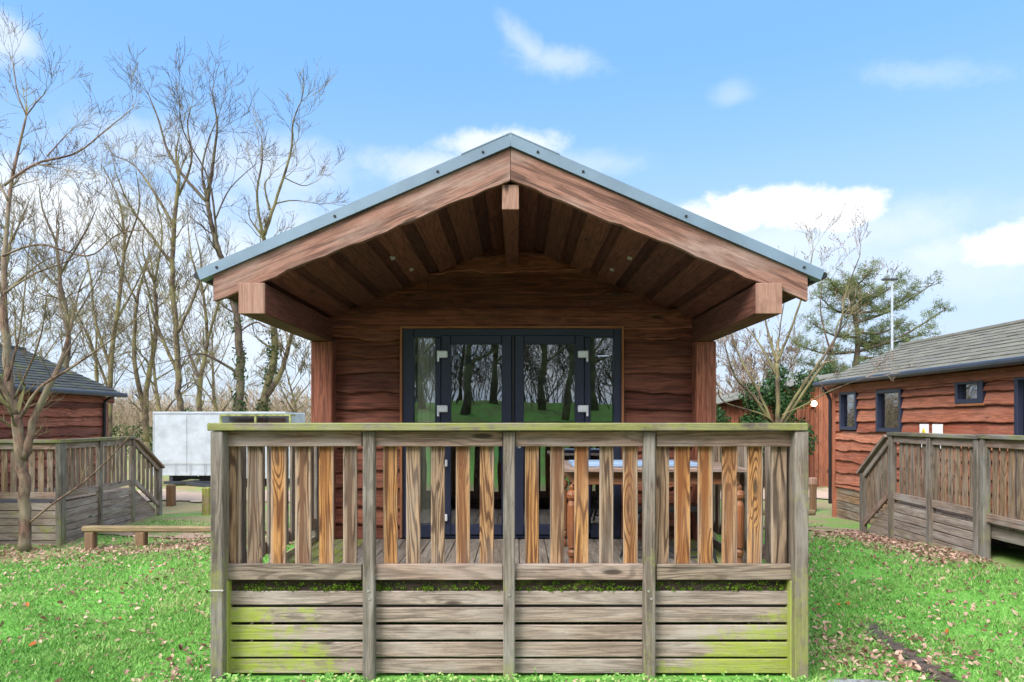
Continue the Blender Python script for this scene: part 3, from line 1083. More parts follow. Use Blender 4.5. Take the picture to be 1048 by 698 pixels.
def rail_run(root, fr, L, zt, zb, gfun, posts, skirt=True, pitch=.155, bw=.092, mats=('rail', 'deck', 'post', 'slat'), tone=(0, .35), cap=.15,
             nsk=5, capout=.02, moss=.1, recess=0.0, postdown=True, lastbal=True, skz=None):
    """straight run of deck railing: fr = (start, along, outward)"""
    o, U, N = fr
    mb = MB(); mb.fbox(fr, -.02, L + .02, -cap + capout + .02, capout + .02, zt - .05, zt, .4, moss + .25, .005); mb.build('cap_rail', M[mats[2]], root)
    mb = MB(); mb.fbox(fr, 0, L, -.045, -.008, zt - .15, zt - .052, R.random(), moss * .5); mb.build('top_rail', M[mats[0]], root)
    mb = MB(); mb.fbox(fr, 0, L, -.045, -.006, zb, zb + .10, R.random(), moss); mb.build('bottom_rail', M[mats[0]], root)
    for u in posts:
        mb = MB()
        q = o + U * u
        mb.fbox(fr, u - .042, u + .042, -.06, .025, (gfun(q.x, q.y) - .05) if postdown else zb - .05, zt - .052, R.random(), (moss + .25, moss * .5), .006)
        mb.build('post', M[mats[2]], root)
    n = int(L / pitch)
    for i in range(n):
        u = (i + .5) * L / n
        if any(abs(u - q) < bw * .7 for q in posts):
            continue
        mb = MB()
        mb.fbox(fr, u - bw / 2, u + bw / 2, -.070, -.047, zb + .005, zt - .07, R.uniform(*tone), (.12, 0), .003, 2)
        mb.build('baluster', M[mats[1]], root)
    if skirt:
        zt2 = (skz if skz else zb - .07)
        q0, q1 = o, o + U * L
        zl = min(gfun(q0.x, q0.y), gfun(q1.x, q1.y)) - .05
        n = nsk
        ph = (zt2 - zl) / n
        for j in range(n):
            mb = MB()
            mb.fbox(fr, 0, L, -.045 - recess, -.02 - recess, zl + j * ph + .006, zl + (j + 1) * ph - .006, R.uniform(0, .6), R.choice((moss, moss + .1, moss * .5)), .004)
            mb.build('skirting_board', M[mats[3]], root)


gz = ground_z
rail_run(deck, (Vector((-1.99, 4.54, 0)), Vector((0, 1, 0)), Vector((-1, 0, 0))), 2.15, 1.668, .655, gz, [1.05, 2.1], moss=.3, pitch=.17, tone=(0, .3), cap=.12, capout=.0)
rail_run(deck, (Vector((1.895, 4.54, 0)), Vector((0, 1, 0)), Vector((1, 0, 0))), 2.15, 1.668, .655, gz, [1.05, 2.1], moss=.3, pitch=.17, tone=(0, .3), cap=.12, capout=.0)

# table and stool on the deck
tb = thing('garden_table', (1.08, 5.85, .524), 'wooden table with turned legs standing on the middle deck behind the railing', 'table')
mb = MB()
for i in range(6):
    mb.box(.37, 1.80, 5.32 + i * .185, 5.32 + i * .185 + .181, 1.292, 1.325, R.uniform(.5, .9), bev=.005, grain=0)
mb.build('tabletop', M['rail'], tb)
mb = MB()
mb.box(.44, 1.76, 5.40, 5.425, 1.19, 1.291, .1)
mb.box(.44, 1.76, 6.36, 6.385, 1.19, 1.291, .1)
mb.box(.44, .465, 5.43, 6.355, 1.19, 1.291, .1, grain=1)
mb.box(1.735, 1.76, 5.43, 6.355, 1.19, 1.291, .1, grain=1)
mb.build('apron', M['table'], tb)
prof = [(0, .022), (.03, .030), (.06, .022), (.085, .020), (.10, .032), (.13, .036), (.15, .024), (.165, .034), (.20, .034), (.36, .040),
        (.50, .036), (.535, .024), (.545, .030), (.56, .040), (.585, .043), (.61, .034), (.622, .016), (.632, .020), (.645, .022), (.655, .014), (.668, .008)]
for (px_, py_) in ((.435, 5.42), (1.765, 5.42), (.435, 6.36), (1.765, 6.36)):
    mb = MB()
    mb.lathe(prof, Vector((px_, py_, .526)), 14, .0)
    mb.build('leg', M['table'], tb, smooth=False)
pl = thing('plastic_lid', (.95, 5.62, 1.326), 'pale blue plastic box lid lying flat on the wooden table', 'lid')
mb = MB()
mb.box(.46, 1.44, 5.46, 5.86, 1.3275, 1.35, .5, bev=.008)
mb.box(.50, 1.40, 5.50, 5.82, 1.3505, 1.362, .5, bev=.006)
mb.build('panel', M['blueplastic'], pl)
mb = MB()
mb.box(.445, 1.455, 5.445, 5.459, 1.3275, 1.358, .5, bev=.004); mb.box(.445, 1.455, 5.861, 5.875, 1.3275, 1.358, .5, bev=.004)
mb.box(.445, .459, 5.46, 5.86, 1.3275, 1.358, .5, bev=.004, grain=1); mb.box(1.441, 1.455, 5.46, 5.86, 1.3275, 1.358, .5, bev=.004, grain=1)
mb.build('rim', M['blueplastic'], pl)
st = thing('folding_stool', (1.2, 5.6, .524), 'black metal folding bench with thin splayed tube legs under the table', 'bench')
mb = MB(); mb.box(.93, 1.56, 5.5, 5.78, .955, 1.0, .5, bev=.015); mb.build('seat', M['darkmetal'], st)
for sx in (-1, 1):
    for sy in (-1, 1):
        mb = MB()
        mb.tube([Vector((1.245 + sx * .25, 5.64 + sy * .1, .958)), Vector((1.245 + sx * .36, 5.64 + sy * .17, .536))], [.012, .012], 8)
        mb.build('leg', M['gutter'], st)
mb = MB()
for sy in (-1, 1):
    mb.tube([Vector((1.245 - .34, 5.64 + sy * .16, .60)), Vector((1.245 + .34, 5.64 + sy * .16, .60))], [.009, .009], 8)
mb.build('stretcher', M['gutter'], st)


# =================================================================== neighbour lodges
def gable_lodge(root, xe, xr, y0, y1, ze, zr, side, wallx, matroof, cladm, rowpitch=.17, moss=.1, zbase=-.25, tw=.24, hol=(), pitch=.2):
    """lodge running along y; the wall at wallx faces the middle; side=+1: its roof rises towards +x"""
    W = 2 * (xr - xe)
    # roof shingle courses on the near slope, plain slab for the far slope
    L = math.hypot(xr - xe, zr - ze)
    sl = Vector((xr - xe, 0, zr - ze)) / L
    nrm = Vector((-sl.z, 0, sl.x)) * (1 if side > 0 else -1)
    if nrm.z < 0:
        nrm = -nrm
    mb = MB()
    n = int(L / rowpitch)
    for j in range(n):
        yy = y0 - (tw / 2 if j % 2 else 0)
        while yy < y1:
            a, b = max(yy, y0), min(yy + tw, y1)
            if b - a > .02:
                s0_, s1_ = j * L / n, (j + 1.25) * L / n
                pb = Vector((xe, 0, ze)) + sl * (s0_ + R.uniform(-.008, .008))
                pt = Vector((xe, 0, ze)) + sl * min(s1_, L)
                lift = nrm * R.uniform(.016, .024)
                low = nrm * .004
                q = [pb + lift, pt + low, pt + low - nrm * .01, pb + lift - nrm * .014]
                vs = [Vector((p.x, yv, p.z)) for yv in (a, b - .004) for p in q]
                off = (R.uniform(0, 40), R.uniform(0, 40))
                gv = [(v.y + off[0], v.x + off[1], v.z) for v in vs]
                fs = [(0, 1, 2, 3), (7, 6, 5, 4), (0, 4, 5, 1), (1, 5, 6, 2), (2, 6, 7, 3), (3, 7, 4, 0)]
                c_ = sum(vs, Vector()) / 8
                f = fs[2]
                nn = (vs[f[1]] - vs[f[0]]).cross(vs[f[2]] - vs[f[0]])
                if nn.dot(nrm) < 0:
                    fs = [tuple(reversed(x)) for x in fs]
                mb.add(vs, fs, gv, R.random(), moss * R.uniform(.3, 1.6))
            yy += tw
    x_far = 2 * xr - xe
    for (xa, za, xb, zb) in ((xe, ze, xr, zr), (x_far, ze, xr, zr)):
        d = Vector((xb - xa, 0, zb - za)).normalized()
        dn = Vector((0, 0, -.05))
        vs = [Vector((xa, y0, za)), Vector((xb, y0, zb)), Vector((xb, y1, zb)), Vector((xa, y1, za))]
        vs = [v - Vector((0, 0, .012)) for v in vs] + [v + dn for v in vs]
        mb.add(vs, [(0, 1, 2, 3), (7, 6, 5, 4), (0, 4, 5, 1), (1, 5, 6, 2), (2, 6, 7, 3), (3, 7, 4, 0)], [tuple(v) for v in vs], .3, 0)
    # ridge capping
    mb.tube([Vector((xr, y0 - .01, zr + .01)), Vector((xr, y1 + .01, zr + .01))], [.05, .05], 8, .4, True, moss)
    rf = mb.build('roof', matroof, root)
    g = MB()
    sg = -1 if side > 0 else 1
    g.tube([Vector((xe + sg * .04, y0 - .03, ze - .03)), Vector((xe + sg * .04, y1 + .03, ze - .03))], [.05, .05], 10)
    g.build('gutter', M['gutter'], rf)
    # walls
    far = 2 * xr - wallx
    N = Vector((sg, 0, 0))
    fr = (Vector((wallx, y0 + .3, 0)), Vector((0, 1, 0)), N)
    mb = MB()
    LL = y1 - y0 - .6
    zskirt = .42
    cladding(mb, fr, LL, zskirt, ze - .05, pitch, hol, wav=.011, thick=.036)
    mb.build('long_wall', cladm, root)
    mb = MB()
    nb = 5
    for k in range(nb):
        h = (zskirt - zbase) / nb
        mb.fbox(fr, 0, LL, .0, .03, zbase + k * h + .006, zbase + (k + 1) * h - .006, R.random(), .05)
    mb.build('skirting', M['deck'], root)
    mb = MB()
    mb.fbox(fr, -.25, LL + .25, .05, .09, ze - .21, ze - .075, .7)
    mb.build('eaves_board', cladm, root)
    mb = MB()
    for u in (0.0, LL):
        mb.fbox(fr, u - .05, u + .05, .012, .075, zbase, ze - .22, .5, grain=2)
    mb.build('corner_board', cladm, root)
    sl_ = (zr - ze) / abs(xr - xe)
    for (yy, ny) in ((y0 + .3, -1), (y1 - .3, 1)):
        mb = MB()
        xa, xb = min(wallx, far), max(wallx, far)
        o = Vector((xa if ny < 0 else xb, yy, 0))
        u_ = Vector((1 if ny < 0 else -1, 0, 0))
        cladding(mb, (o, u_, Vector((0, ny, 0))), xb - xa, zbase, zr, pitch, wav=.016, ztop=lambda u, xa=xa, xb=xb, ny=ny: zr - .06 - sl_ * abs((xa + u if ny < 0 else xb - u) - xr))
        mb.build('gable_wall', cladm, root)
    mb = MB()
    xin = wallx - sg * .02
    for (a, b, c, d) in hol:
        pass
    mb.box(far - .02, far + .02, y0 + .3, y1 - .3, zbase, ze - .05, .5)
    mb.build('back_wall', cladm, root)
    return fr


rl = thing('cedar_lodge', (7.75, 10, -.1), 'orange brown waney board lodge on the right with grey green shingle roof and small windows', 'lodge')
yA, yB = 5.3, 13.75
wins = [(12.55, 13.2, 1.515, 2.25), (11.09, 11.86, 1.50, 2.22), (9.14, 9.72, 1.93, 2.265), (7.5, 8.56, .50, 2.26)]
hol = [(a - (yA + .3), b - (yA + .3), c, d) for (a, b, c, d) in wins]
fr_r = gable_lodge(rl, 6.05, 7.75, yA, yB, 2.444, 3.19, 1, 6.3, M['roofr'], M['clad2'], moss=.22, zbase=-.3, hol=hol)
for k, (a, b, c, d) in enumerate(wins):
    mb = MB()
    u0, u1 = a - (yA + .3), b - (yA + .3)
    w = .065
    mb.fbox(fr_r, u0, u0 + w, -.04, .075, c, d, .5, bev=.006)
    mb.fbox(fr_r, u1 - w, u1, -.04, .075, c, d, .5, bev=.006)
    mb.fbox(fr_r, u0 + w + .001, u1 - w - .001, -.04, .074, d - w, d, .5, bev=.006)
    mb.fbox(fr_r, u0 + w + .001, u1 - w - .001, -.04, .074, c, c + w, .5, bev=.006)
    if k == 2:
        mb.fbox(fr_r, u0 + w + .002, u0 + 2 * w, -.02, .06, c + w, d - w, .5, bev=.004)
    wf = mb.build('window' if k < 3 else 'door', M['upvc'], rl)
    mb = MB()
    mb.fbox(fr_r, u0 + w * .8, u1 - w * .8, .0, .008, c + w * .8, d - w * .8, .5, bev=.001)
    mb.build('pane', M['glassw'], wf)
    if k == 2:
        mb = MB(); mb.fbox(fr_r, u0 - .02, u1 + .02, .03, .07, c - .035, c - .002, .5); mb.build('sill', M['trim'], wf)
    if k < 2:
        mb = MB()
        mb.fbox(fr_r, u0 + w, u1 - w, -.1, -.08, d - .26, d - w, .5, bev=.001)
        mb.build('blind', M['curtain'], wf)
mb = MB()
mb.fbox(fr_r, .02, yB - yA - .62, -.12, -.11, .45, 1.2, .5)
mb.fbox(fr_r, .02, yB - yA - .62, -1.9, -1.88, -.2, 2.4, .5)
mb.build('inner_wall', M['inwall'], rl)
mb = MB()
dpx = 6.22
mb.tube([Vector((5.98, 13.5, 2.40)), Vector((6.15, 13.52, 2.22)), Vector((6.2, 13.52, 2.1)), Vector((6.2, 13.52, .05))], [.034] * 4, 8)
mb.build('downpipe', M['darkmetal'], rl)
mb = MB()
mb.obox(Vector((6.05 + .85 * 1.5, 9.1, 2.444 + .44 * 1.275 + .04)), (Vector((0, 1, 0)), Vector((1, 0, .44)).normalized(), Vector((-.44, 0, 1)).normalized()), (.22, .22, .03), .5)
mb.build('rooflight', M['panel'], rl)

ll = thing('red_lodge', (-10.95, 12, -.2), 'red brown lodge on the left with dark mossy shingle roof', 'lodge')
gable_lodge(ll, -8.75, -10.95, 8.2, 15.18, 2.28, 3.26, -1, -9.0, M['roofl'], M['clad'], moss=.3, zbase=-.4, rowpitch=.16, pitch=.19)
mb = MB(); mb.tube([Vector((-8.68, 14.7, 2.24)), Vector((-8.9, 14.75, 2.1)), Vector((-8.92, 14.75, -.2))], [.034] * 3, 8); mb.build('downpipe', M['darkmetal'], ll)

# right deck
rd = thing('side_deck', (5.45, 9, -.1), 'grey timber side deck with sloping stair rail along the orange brown right lodge', 'deck')
frd = (Vector((5.47, 10.02, 0)), Vector((-.02, -1, 0)).normalized(), Vector((-1, .02, 0)).normalized())
rail_run(rd, frd, 2.0, 1.525, .55, gz, [0.04, 1.0, 1.96], pitch=.135, bw=.092, moss=.2, tone=(.15, .55), nsk=5)
frd2 = (Vector((5.43, 8.02, 0)), Vector((-.045, -1, 0)).normalized(), Vector((-1, .045, 0)).normalized())
rail_run(rd, frd2, 2.3, 1.535, .52, gz, [.08, 2.26], pitch=.135, bw=.092, moss=.2, tone=(.15, .55), nsk=5, recess=.6)
mb = MB()
y = 5.75
while y < 9.99:
    mb.box(5.50, 6.22, y, y + .118, .47, .498, R.random(), grain=0)
    y += .124
mb.box(5.5, 5.56, 5.75, 9.98, .33, .468, .5, grain=1)
mb.build('floor', M['floor'], rd)


def stair_rail(root, x0, y0, y1, zt0, zt1, zb0, zb1, sgn, moss=.15):
    """sloping balustrade along y from (y0, zt0) down to (y1, zt1), a newel at the foot, treads and a string board"""
    mb = MB()
    mb.beam(Vector((x0 + sgn * .01, y0, zt0 - .02)), Vector((x0 + sgn * .01, y1 + .08, zt1 - .06)), .13, .045, moss=moss)
    mb.build('hand_rail', M['rail'], root)
    mb = MB(); mb.beam(Vector((x0, y0, zt0 - .1)), Vector((x0, y1, zt1 - .1)), .035, .085, moss=.05); mb.build('top_rail', M['rail'], root)
    mb = MB(); mb.beam(Vector((x0, y0, zb0 + .05)), Vector((x0, y1, zb1 + .05)), .035, .09, moss=.05); mb.build('bottom_rail', M['rail'], root)
    g = ground_z(x0, y1)
    mb = MB(); mb.box(x0 - .042, x0 + .042, y1 - .04, y1 + .044, g - .05, zt1 - .06, .3, moss=(.45, .1)); mb.build('newel_post', M['post'], root)
    n = 6
    for i in range(n):
        f = (i + .5) / n
        y = y0 + (y1 - y0) * f
        mb = MB()
        mb.box(x0 - sgn * .05, x0 - sgn * .027, y - .042, y + .042, zb0 + (zb1 - zb0) * f + .03, zt0 + (zt1 - zt0) * f - .08, R.uniform(0, .3), grain=2)
        mb.build('baluster', M['deck'], root)
    mb = MB()
    mb.prism([(y0, g - .03), (y1 - .05, g - .03), (y1 - .05, zb1 - .03), (y0, zb0 - .03)], 0, .03, .4, .3)
    mb.V = [Vector((x0 - sgn * (.055 + v.y), v.x, v.z)) for v in mb.V]
    mb.F = [tuple(reversed(f)) for f in mb.F] if sgn < 0 else mb.F
    mb.build('string_board', M['slat'], root)
    for i in range(3):
        f = i / 3
        mb = MB()
        ya = y0 + (y1 - y0) * f
        mb.box(x0 - sgn * .09, x0 - sgn * .75, ya + .01, ya + (y1 - y0) / 3 + .02, .34 - .16 * i - .04 + g * .6, .34 - .16 * i + g * .6, R.random(), grain=0)
        mb.build('step', M['floor'], root)


stair_rail(rd, 5.47, 10.04, 10.78, 1.49, .92, .56, .02, -1)
# left deck
ld = thing('corner_deck', (-7.1, 11.5, -.2), 'grey timber corner deck with stair rail beside the red brown left lodge', 'deck')
rail_run(ld, (Vector((-9.4, 10.5, 0)), Vector((1, 0, 0)), Vector((0, -1, 0))), 2.4, 1.40, .49, gz, [.04, 1.2, 2.36], pitch=.14, moss=.3, tone=(.1, .45), nsk=6)
rail_run(ld, (Vector((-7.02, 10.56, 0)), Vector((-.08, 1, 0)).normalized(), Vector((1, .08, 0)).normalized()), 2.3, 1.40, .49, gz, [.0, 1.1, 2.26], pitch=.14, moss=.3, tone=(.1, .45), nsk=6)
mb = MB()
y = 10.56
while y < 12.8:
    mb.box(-8.9, -7.22, y, y + .118, .40, .428, R.random(), grain=0)
    y += .124
mb.build('floor', M['floor'], ld)
stair_rail(ld, -7.2, 12.86, 13.75, 1.37, .80, .50, -.06, 1)

# notices propped above the right rail, fixed to the wall boards
for (y, wdt, yel) in ((10.45, .22, True), (10.12, .24, False)):
    nt = thing('notice', (6.2, y, 1.4), 'white notice with a yellow triangle on the right lodge wall' if yel else 'plain white notice on the right lodge wall beside the yellow triangle one', 'notice')
    mb = MB(); mb.box(6.225, 6.24, y - wdt / 2, y + wdt / 2, 1.28, 1.64, .5, bev=.002); mb.build('card', M['notice'], nt)
    if yel:
        mb = MB(); mb.prism([(y - .05, 1.56), (y + .05, 1.56), (y, 1.65 - .02)], 0, .004, .5)
        mb.V = [Vector((6.224 - v.y, v.x, v.z - .05)) for v in mb.V]
        mb.build('warning_triangle', M['yellow'], nt)


# =================================================================== small timber furniture of the site
def knee_rail(px0, px1, Z, ztop, label):
    a, b = at(px0, 540, Z), at(px1, 542, Z)
    kr = thing('knee_rail', ((a.x + b.x) / 2, Z, gz(a.x, Z)), label, 'low rail')
    mb = MB(); mb.beam(Vector((a.x, Z, ztop - .045)), Vector((b.x, Z, ztop - .05)), .12, .09, tone=.8, moss=.25, bev=.02); mb.build('beam', M['logw'], kr)
    return kr, a, b


kr, a, b = knee_rail(85, 250, 10.15, .13, 'low mossy timber knee rail on short posts beside the left deck')
for px in (93, 145, 240):
    mb = MB()
    q = at(px, 550, 10.15)
    mb.box(q.x - .07, q.x + .07, 10.09, 10.21, gz(q.x, 10.15) - .05, .04, .2, bev=.015, grain=2)
    mb.build('post', M['logw'], kr)
kr, a, b = knee_rail(770, 834, 11.4, .21, 'low timber knee rail behind the right corner of the middle deck')
for px in (775, 822):
    mb = MB()
    q = at(px, 520, 11.4)
    mb.box(q.x - .07, q.x + .07, 11.34, 11.46, gz(q.x, 11.4) - .05, .12, .2, bev=.015, grain=2)
    mb.build('post', M['logw'], kr)


def bollard(px, Z, h, w, label, tone, cut):
    q = at(px, 500, Z)
    g = gz(q.x, Z)
    bo = thing('timber_bollard', (q.x, Z, g), label, 'bollard', 'timber bollards beside the track')
    mb = MB(); mb.box(q.x - w / 2, q.x + w / 2, Z - w / 2, Z + w / 2, g - .05, g + h, tone, moss=.1 if tone < .5 else .45, bev=.02); mb.build('post', M['logw'], bo)
    if cut:
        mb = MB(); mb.box(q.x - w * .6, q.x + w * .6, Z - w * .6, Z + w * .6, g + h - .14, g + h + .02, .9, bev=.02); mb.build('cap', M['endg'], bo)


bollard(175, 15.3, .47, .16, 'brown square timber bollard standing in front of the white trailer', .1, False)
bollard(212, 13.9, .56, .16, 'mossy yellow green timber bollard nearest the left end of the middle deck railing', .95, False)
bollard(832, 14.2, .68, .12, 'brown timber bollard with pale cap at the corner of the right lodge', .1, True)

# =================================================================== white trailer
tz = 20.0
xa, xb = at(157, 430, tz).x, at(292, 430, tz).x
tr_ = thing('box_trailer', ((xa + xb) / 2, tz + .9, -.22), 'dirty white box trailer with black drawbar parked behind the left end of the deck', 'trailer')
zt_, zb_ = EYE + (430 - 422) * tz / F, EYE + (430 - 486) * tz / F
mb = MB()
mb.box(xa, xb, tz, tz + 1.9, zb_, zt_, .5, bev=.03)
body = mb.build('body', M['panel'], tr_)
mb = MB()
for x in np.linspace(xa, xb, 5):
    mb.box(x - .012, x + .012, tz - .012, tz - .001, zb_ + .02, zt_ - .02, .5, bev=.002)
mb.box(xa - .01, xb + .01, tz - .02, tz - .002, zt_ - .04, zt_ + .02, .5, bev=.004)
mb.box(xa - .01, xb + .01, tz - .02, tz - .002, zb_ - .02, zb_ + .05, .5, bev=.004)
mb.build('edge_trim', M['panel'], body)
mb = MB()
zc = EYE - (496 - 430) * tz / F
mb.box(xa + .3, xb + .5, tz - .02, tz + .06, zc + .02, zc + .10, .5)
mb.box(xa + .3, xb + .5, tz + 1.6, tz + 1.7, zc + .02, zc + .10, .5, grain=0)
for x in (xa + .5, (xa + xb) / 2, xb - .3):
    mb.box(x - .05, x + .05, tz + .02, tz + 1.6, zc + .06, zb_, .5)
mb.beam(Vector((xa + 1.0, tz - .03, zc + .05)), Vector((xa + 2.6, tz - .9, zc - .02)), .07, .09)
mb.beam(Vector((xa + 3.4, tz - .03, zc + .05)), Vector((xa + 2.65, tz - .9, zc - .02)), .07, .09)
mb.build('chassis', M['gutter'], tr_)
for x in (xa + 1.5, xb - .9):
    mb = MB()
    mb.tube([Vector((x, tz + .15, gz(x, tz) + .24)), Vector((x, tz + .35, gz(x, tz) + .24))], [.24, .24], 20)
    mb.build('wheel', M['darkmetal'], tr_)
mb = MB()
for px in np.linspace(165, 285, 9):
    x = at(px, 480, tz).x
    mb.tube([Vector((x, tz - .04, zb_ - .02)), Vector((x, tz - .04, zb_ + .35))], [.008, .008], 5)
mb.tube([Vector((xa + .2, tz - .04, zb_ + .34)), Vector((xb - .2, tz - .04, zb_ + .34))], [.008, .008], 5)
mb.build('rail', M['steel'], tr_)
mb = MB()
wx0, wx1 = at(226, 428, tz - .4).x, at(299, 428, tz - .4).x
cv_ = thing('cold_frame', ((wx0 + wx1) / 2, tz - .2, 1.6), 'long low glazed box with mossy edges standing against the white trailer', 'cold frame')
zf0, zf1 = EYE + (430 - 436) * .028, EYE + (430 - 424) * .028
mb.box(wx0, wx1, tz - .5, tz - .06, zf0 - 1.5, zf0 + .08, .5); mb.build('base', M['panel'], cv_)
mb = MB()
mb.box(wx0, wx1, tz - .5, tz - .06, zf1 - .05, zf1, .5)
for x in (wx0 + .03, (wx0 + wx1) / 2, wx1 - .03):
    mb.box(x - .03, x + .03, tz - .5, tz - .44, zf0 + .082, zf1 - .052, .5)
mb.build('frame', M['mosspanel'], cv_)
mb = MB(); mb.box(wx0 + .02, wx1 - .02, tz - .46, tz - .45, zf0 + .082, zf1 - .052, .5, bev=.001); mb.build('pane', M['glassw'], cv_)

# =================================================================== buildings and hedge behind, right
rear = thing('rear_lodge', (8.0, 19.5, -.2), 'orange timber lodge with pale roof half hidden behind the evergreen hedge on the right', 'lodge')
mb = MB()
xa, xb = at(734, 430, 19.5).x, at(842, 430, 19.5).x
fr = (Vector((xa, 19.5, 0)), Vector((1, 0, 0)), Vector((0, -1, 0)))
za, zb = 2.15, 2.9
mb.prism([(xa, -.3), (xb + .6, -.3), (xb + .6, zb), (xa, za)], 19.52, 24, .6, gdir=(0, 1))
for i in range(24):
    u0 = i * (xb - xa) / 24
    mb.fbox(fr, u0, u0 + (xb - xa) / 24 - .012, -.015, .02, -.25, za + (zb - za) * (u0 / (xb - xa)) - .05, R.uniform(.3, 1), grain=2)
mb.build('wall', M['clad2'], rear)
mb = MB()
mb.prism([(xa - .35, za - .06), (xb + .9, zb + .20), (xb + .9, zb + .23), (xa - .35, za - .03)], 19.1, 24.2, .8)
mb.build('roof', M['roofr'], rear)
lp = at(833, 413, 19.35)
mb = MB(); mb.ball(lp, .085, 14, 10); wl = mb.build('lamp_globe', M['lamp'], rear, True)
mb = MB(); mb.tube([Vector((lp.x, 19.5, lp.z - .12)), Vector((lp.x, 19.36, lp.z - .12)), Vector((lp.x, 19.35, lp.z - .08))], [.03, .03, .05], 8); mb.build('bracket', M['darkmetal'], wl)

hedges = [(734, 18.4, 2.25, .75, 'rounded dark evergreen bush just right of the middle lodge post'),
          (769, 18.7, 2.85, .62, 'taller dark evergreen bush between the two orange wall strips'),
          (811, 18.5, 3.3, .72, 'tall dark evergreen bush left of the wall lamp'),
          (853, 25.5, 4.0, 1.3, 'dark evergreen bush top showing over the near eave of the right lodge')]
for (px, Z, h, w, lab) in hedges:
    q = at(px, 430, Z)
    g = gz(q.x, Z)
    hb = thing('evergreen_bush', (q.x, Z, g), lab, 'bush', 'evergreen bushes in front of the rear lodge')
    mb = MB()
    for _ in range(16):
        f = R.random()
        c = Vector((q.x + R.uniform(-.6, .6) * w, Z + R.uniform(-.3, .3), g + .2 + (h - .4) * f))
        leaf_cloud(mb, c, .42 * w, .4, .38, 480, .085, 0, 1, .35)
    mb.build('crown', M['hedge'], hb)
    mb = MB(); mb.tube([Vector((q.x, Z, g - .05)), Vector((q.x + .05, Z, g + h * .6))], [.06, .02], 6); mb.build('trunk', M['barkd'], hb)

# aerial mast
q = at(913, 366, 21.0)
am = thing('aerial_mast', (q.x, 21, -.2), 'thin pale mast with a small head rising behind the right lodge roof', 'mast')
mb = MB(); mb.tube([Vector((q.x, 21, -.25)), Vector((q.x, 21, EYE + 142 * 21 / F))], [.042, .034], 10); mb.build('pole', M['panel'], am)
mb = MB()
zt = EYE + 143 * 21 / F
mb.box(q.x - .30, q.x + .16, 20.93, 21.07, zt, zt + .06, .5, bev=.02)
mb.build('head', M['gutter'], am)

# =================================================================== trees
def tree_thing(name, px, py, Z, label, cat='tree', group=None):
    q = at(px, py, Z)
    return thing(name, (q.x, Z, gz(q.x, Z)), label, cat, group)


# young multi-stemmed tree at the left deck
ta = tree_thing('bare_tree', 25, 560, 10.0, 'bare young tree with reddish trunk in front of the left deck')
tm, wm, bd = MB(), MB(), MB()
limbs_from_px([
    ([(26, 563), (25, 520), (22, 470), (17, 425)], 9.6, 8.4, 0),
    ([(17, 425), (8, 380), (4, 320), (5, 265), (11, 193), (27, 118)], 8.0, 1.6, .5),
    ([(27, 118), (18, 95), (13, 60)], 1.4, .7, .1),
    ([(27, 118), (38, 104), (44, 98)], 1.3, .6, -.1),
    ([(17, 425), (2, 395), (-18, 350), (-40, 290)], 5.0, 2, -.6),
    ([(24, 470), (38, 420), (62, 372), (72, 335), (80, 300)], 6.8, 1.6, .4),
    ([(20, 430), (40, 398), (75, 375), (108, 352), (150, 318)], 3.2, .7, -.5),
    ([(4, 300), (36, 280), (80, 262), (112, 232)], 2.2, .6, .5),
    ([(3, 262), (40, 250), (90, 262), (120, 240), (150, 235)], 2.4, .6, -.4),
    ([(4, 190), (36, 168), (79, 156), (112, 130), (136, 111)], 2.5, .8, .7),
    ([(8, 205), (-10, 170), (-20, 140)], 2.2, .8, .2),
    ([(48, 160), (66, 140), (72, 134)], 1.2, .5, .2),
    ([(36, 168), (60, 172), (76, 176)], 1.2, .5, -.2),
    ([(8, 390), (20, 340), (26, 290), (30, 250)], 2.2, .7, -.4),
    ([(70, 345), (60, 300), (66, 250), (60, 205)], 1.6, .5, .4),
    ([(14, 410), (40, 350), (48, 300)], 2.0, .7, -.6),
    ([(66, 365), (88, 330), (110, 300)], 1.6, .5, .3),
], 10.0, tm, wm, bd, 2, .75, .7, .0022, .08, .58)
# low dead branch leaning out towards the deck
limbs_from_px([([(30, 535), (55, 515), (90, 490), (125, 455), (150, 425)], 1.3, .5, -.4)], 10.0, tm, wm, bd, 1, .4, .5, .003)
tm.build('trunk', M['barkp'], ta, True)
wm.build('twigs', M['barkg'], ta)
bd.build('buds', M['bud'], ta)

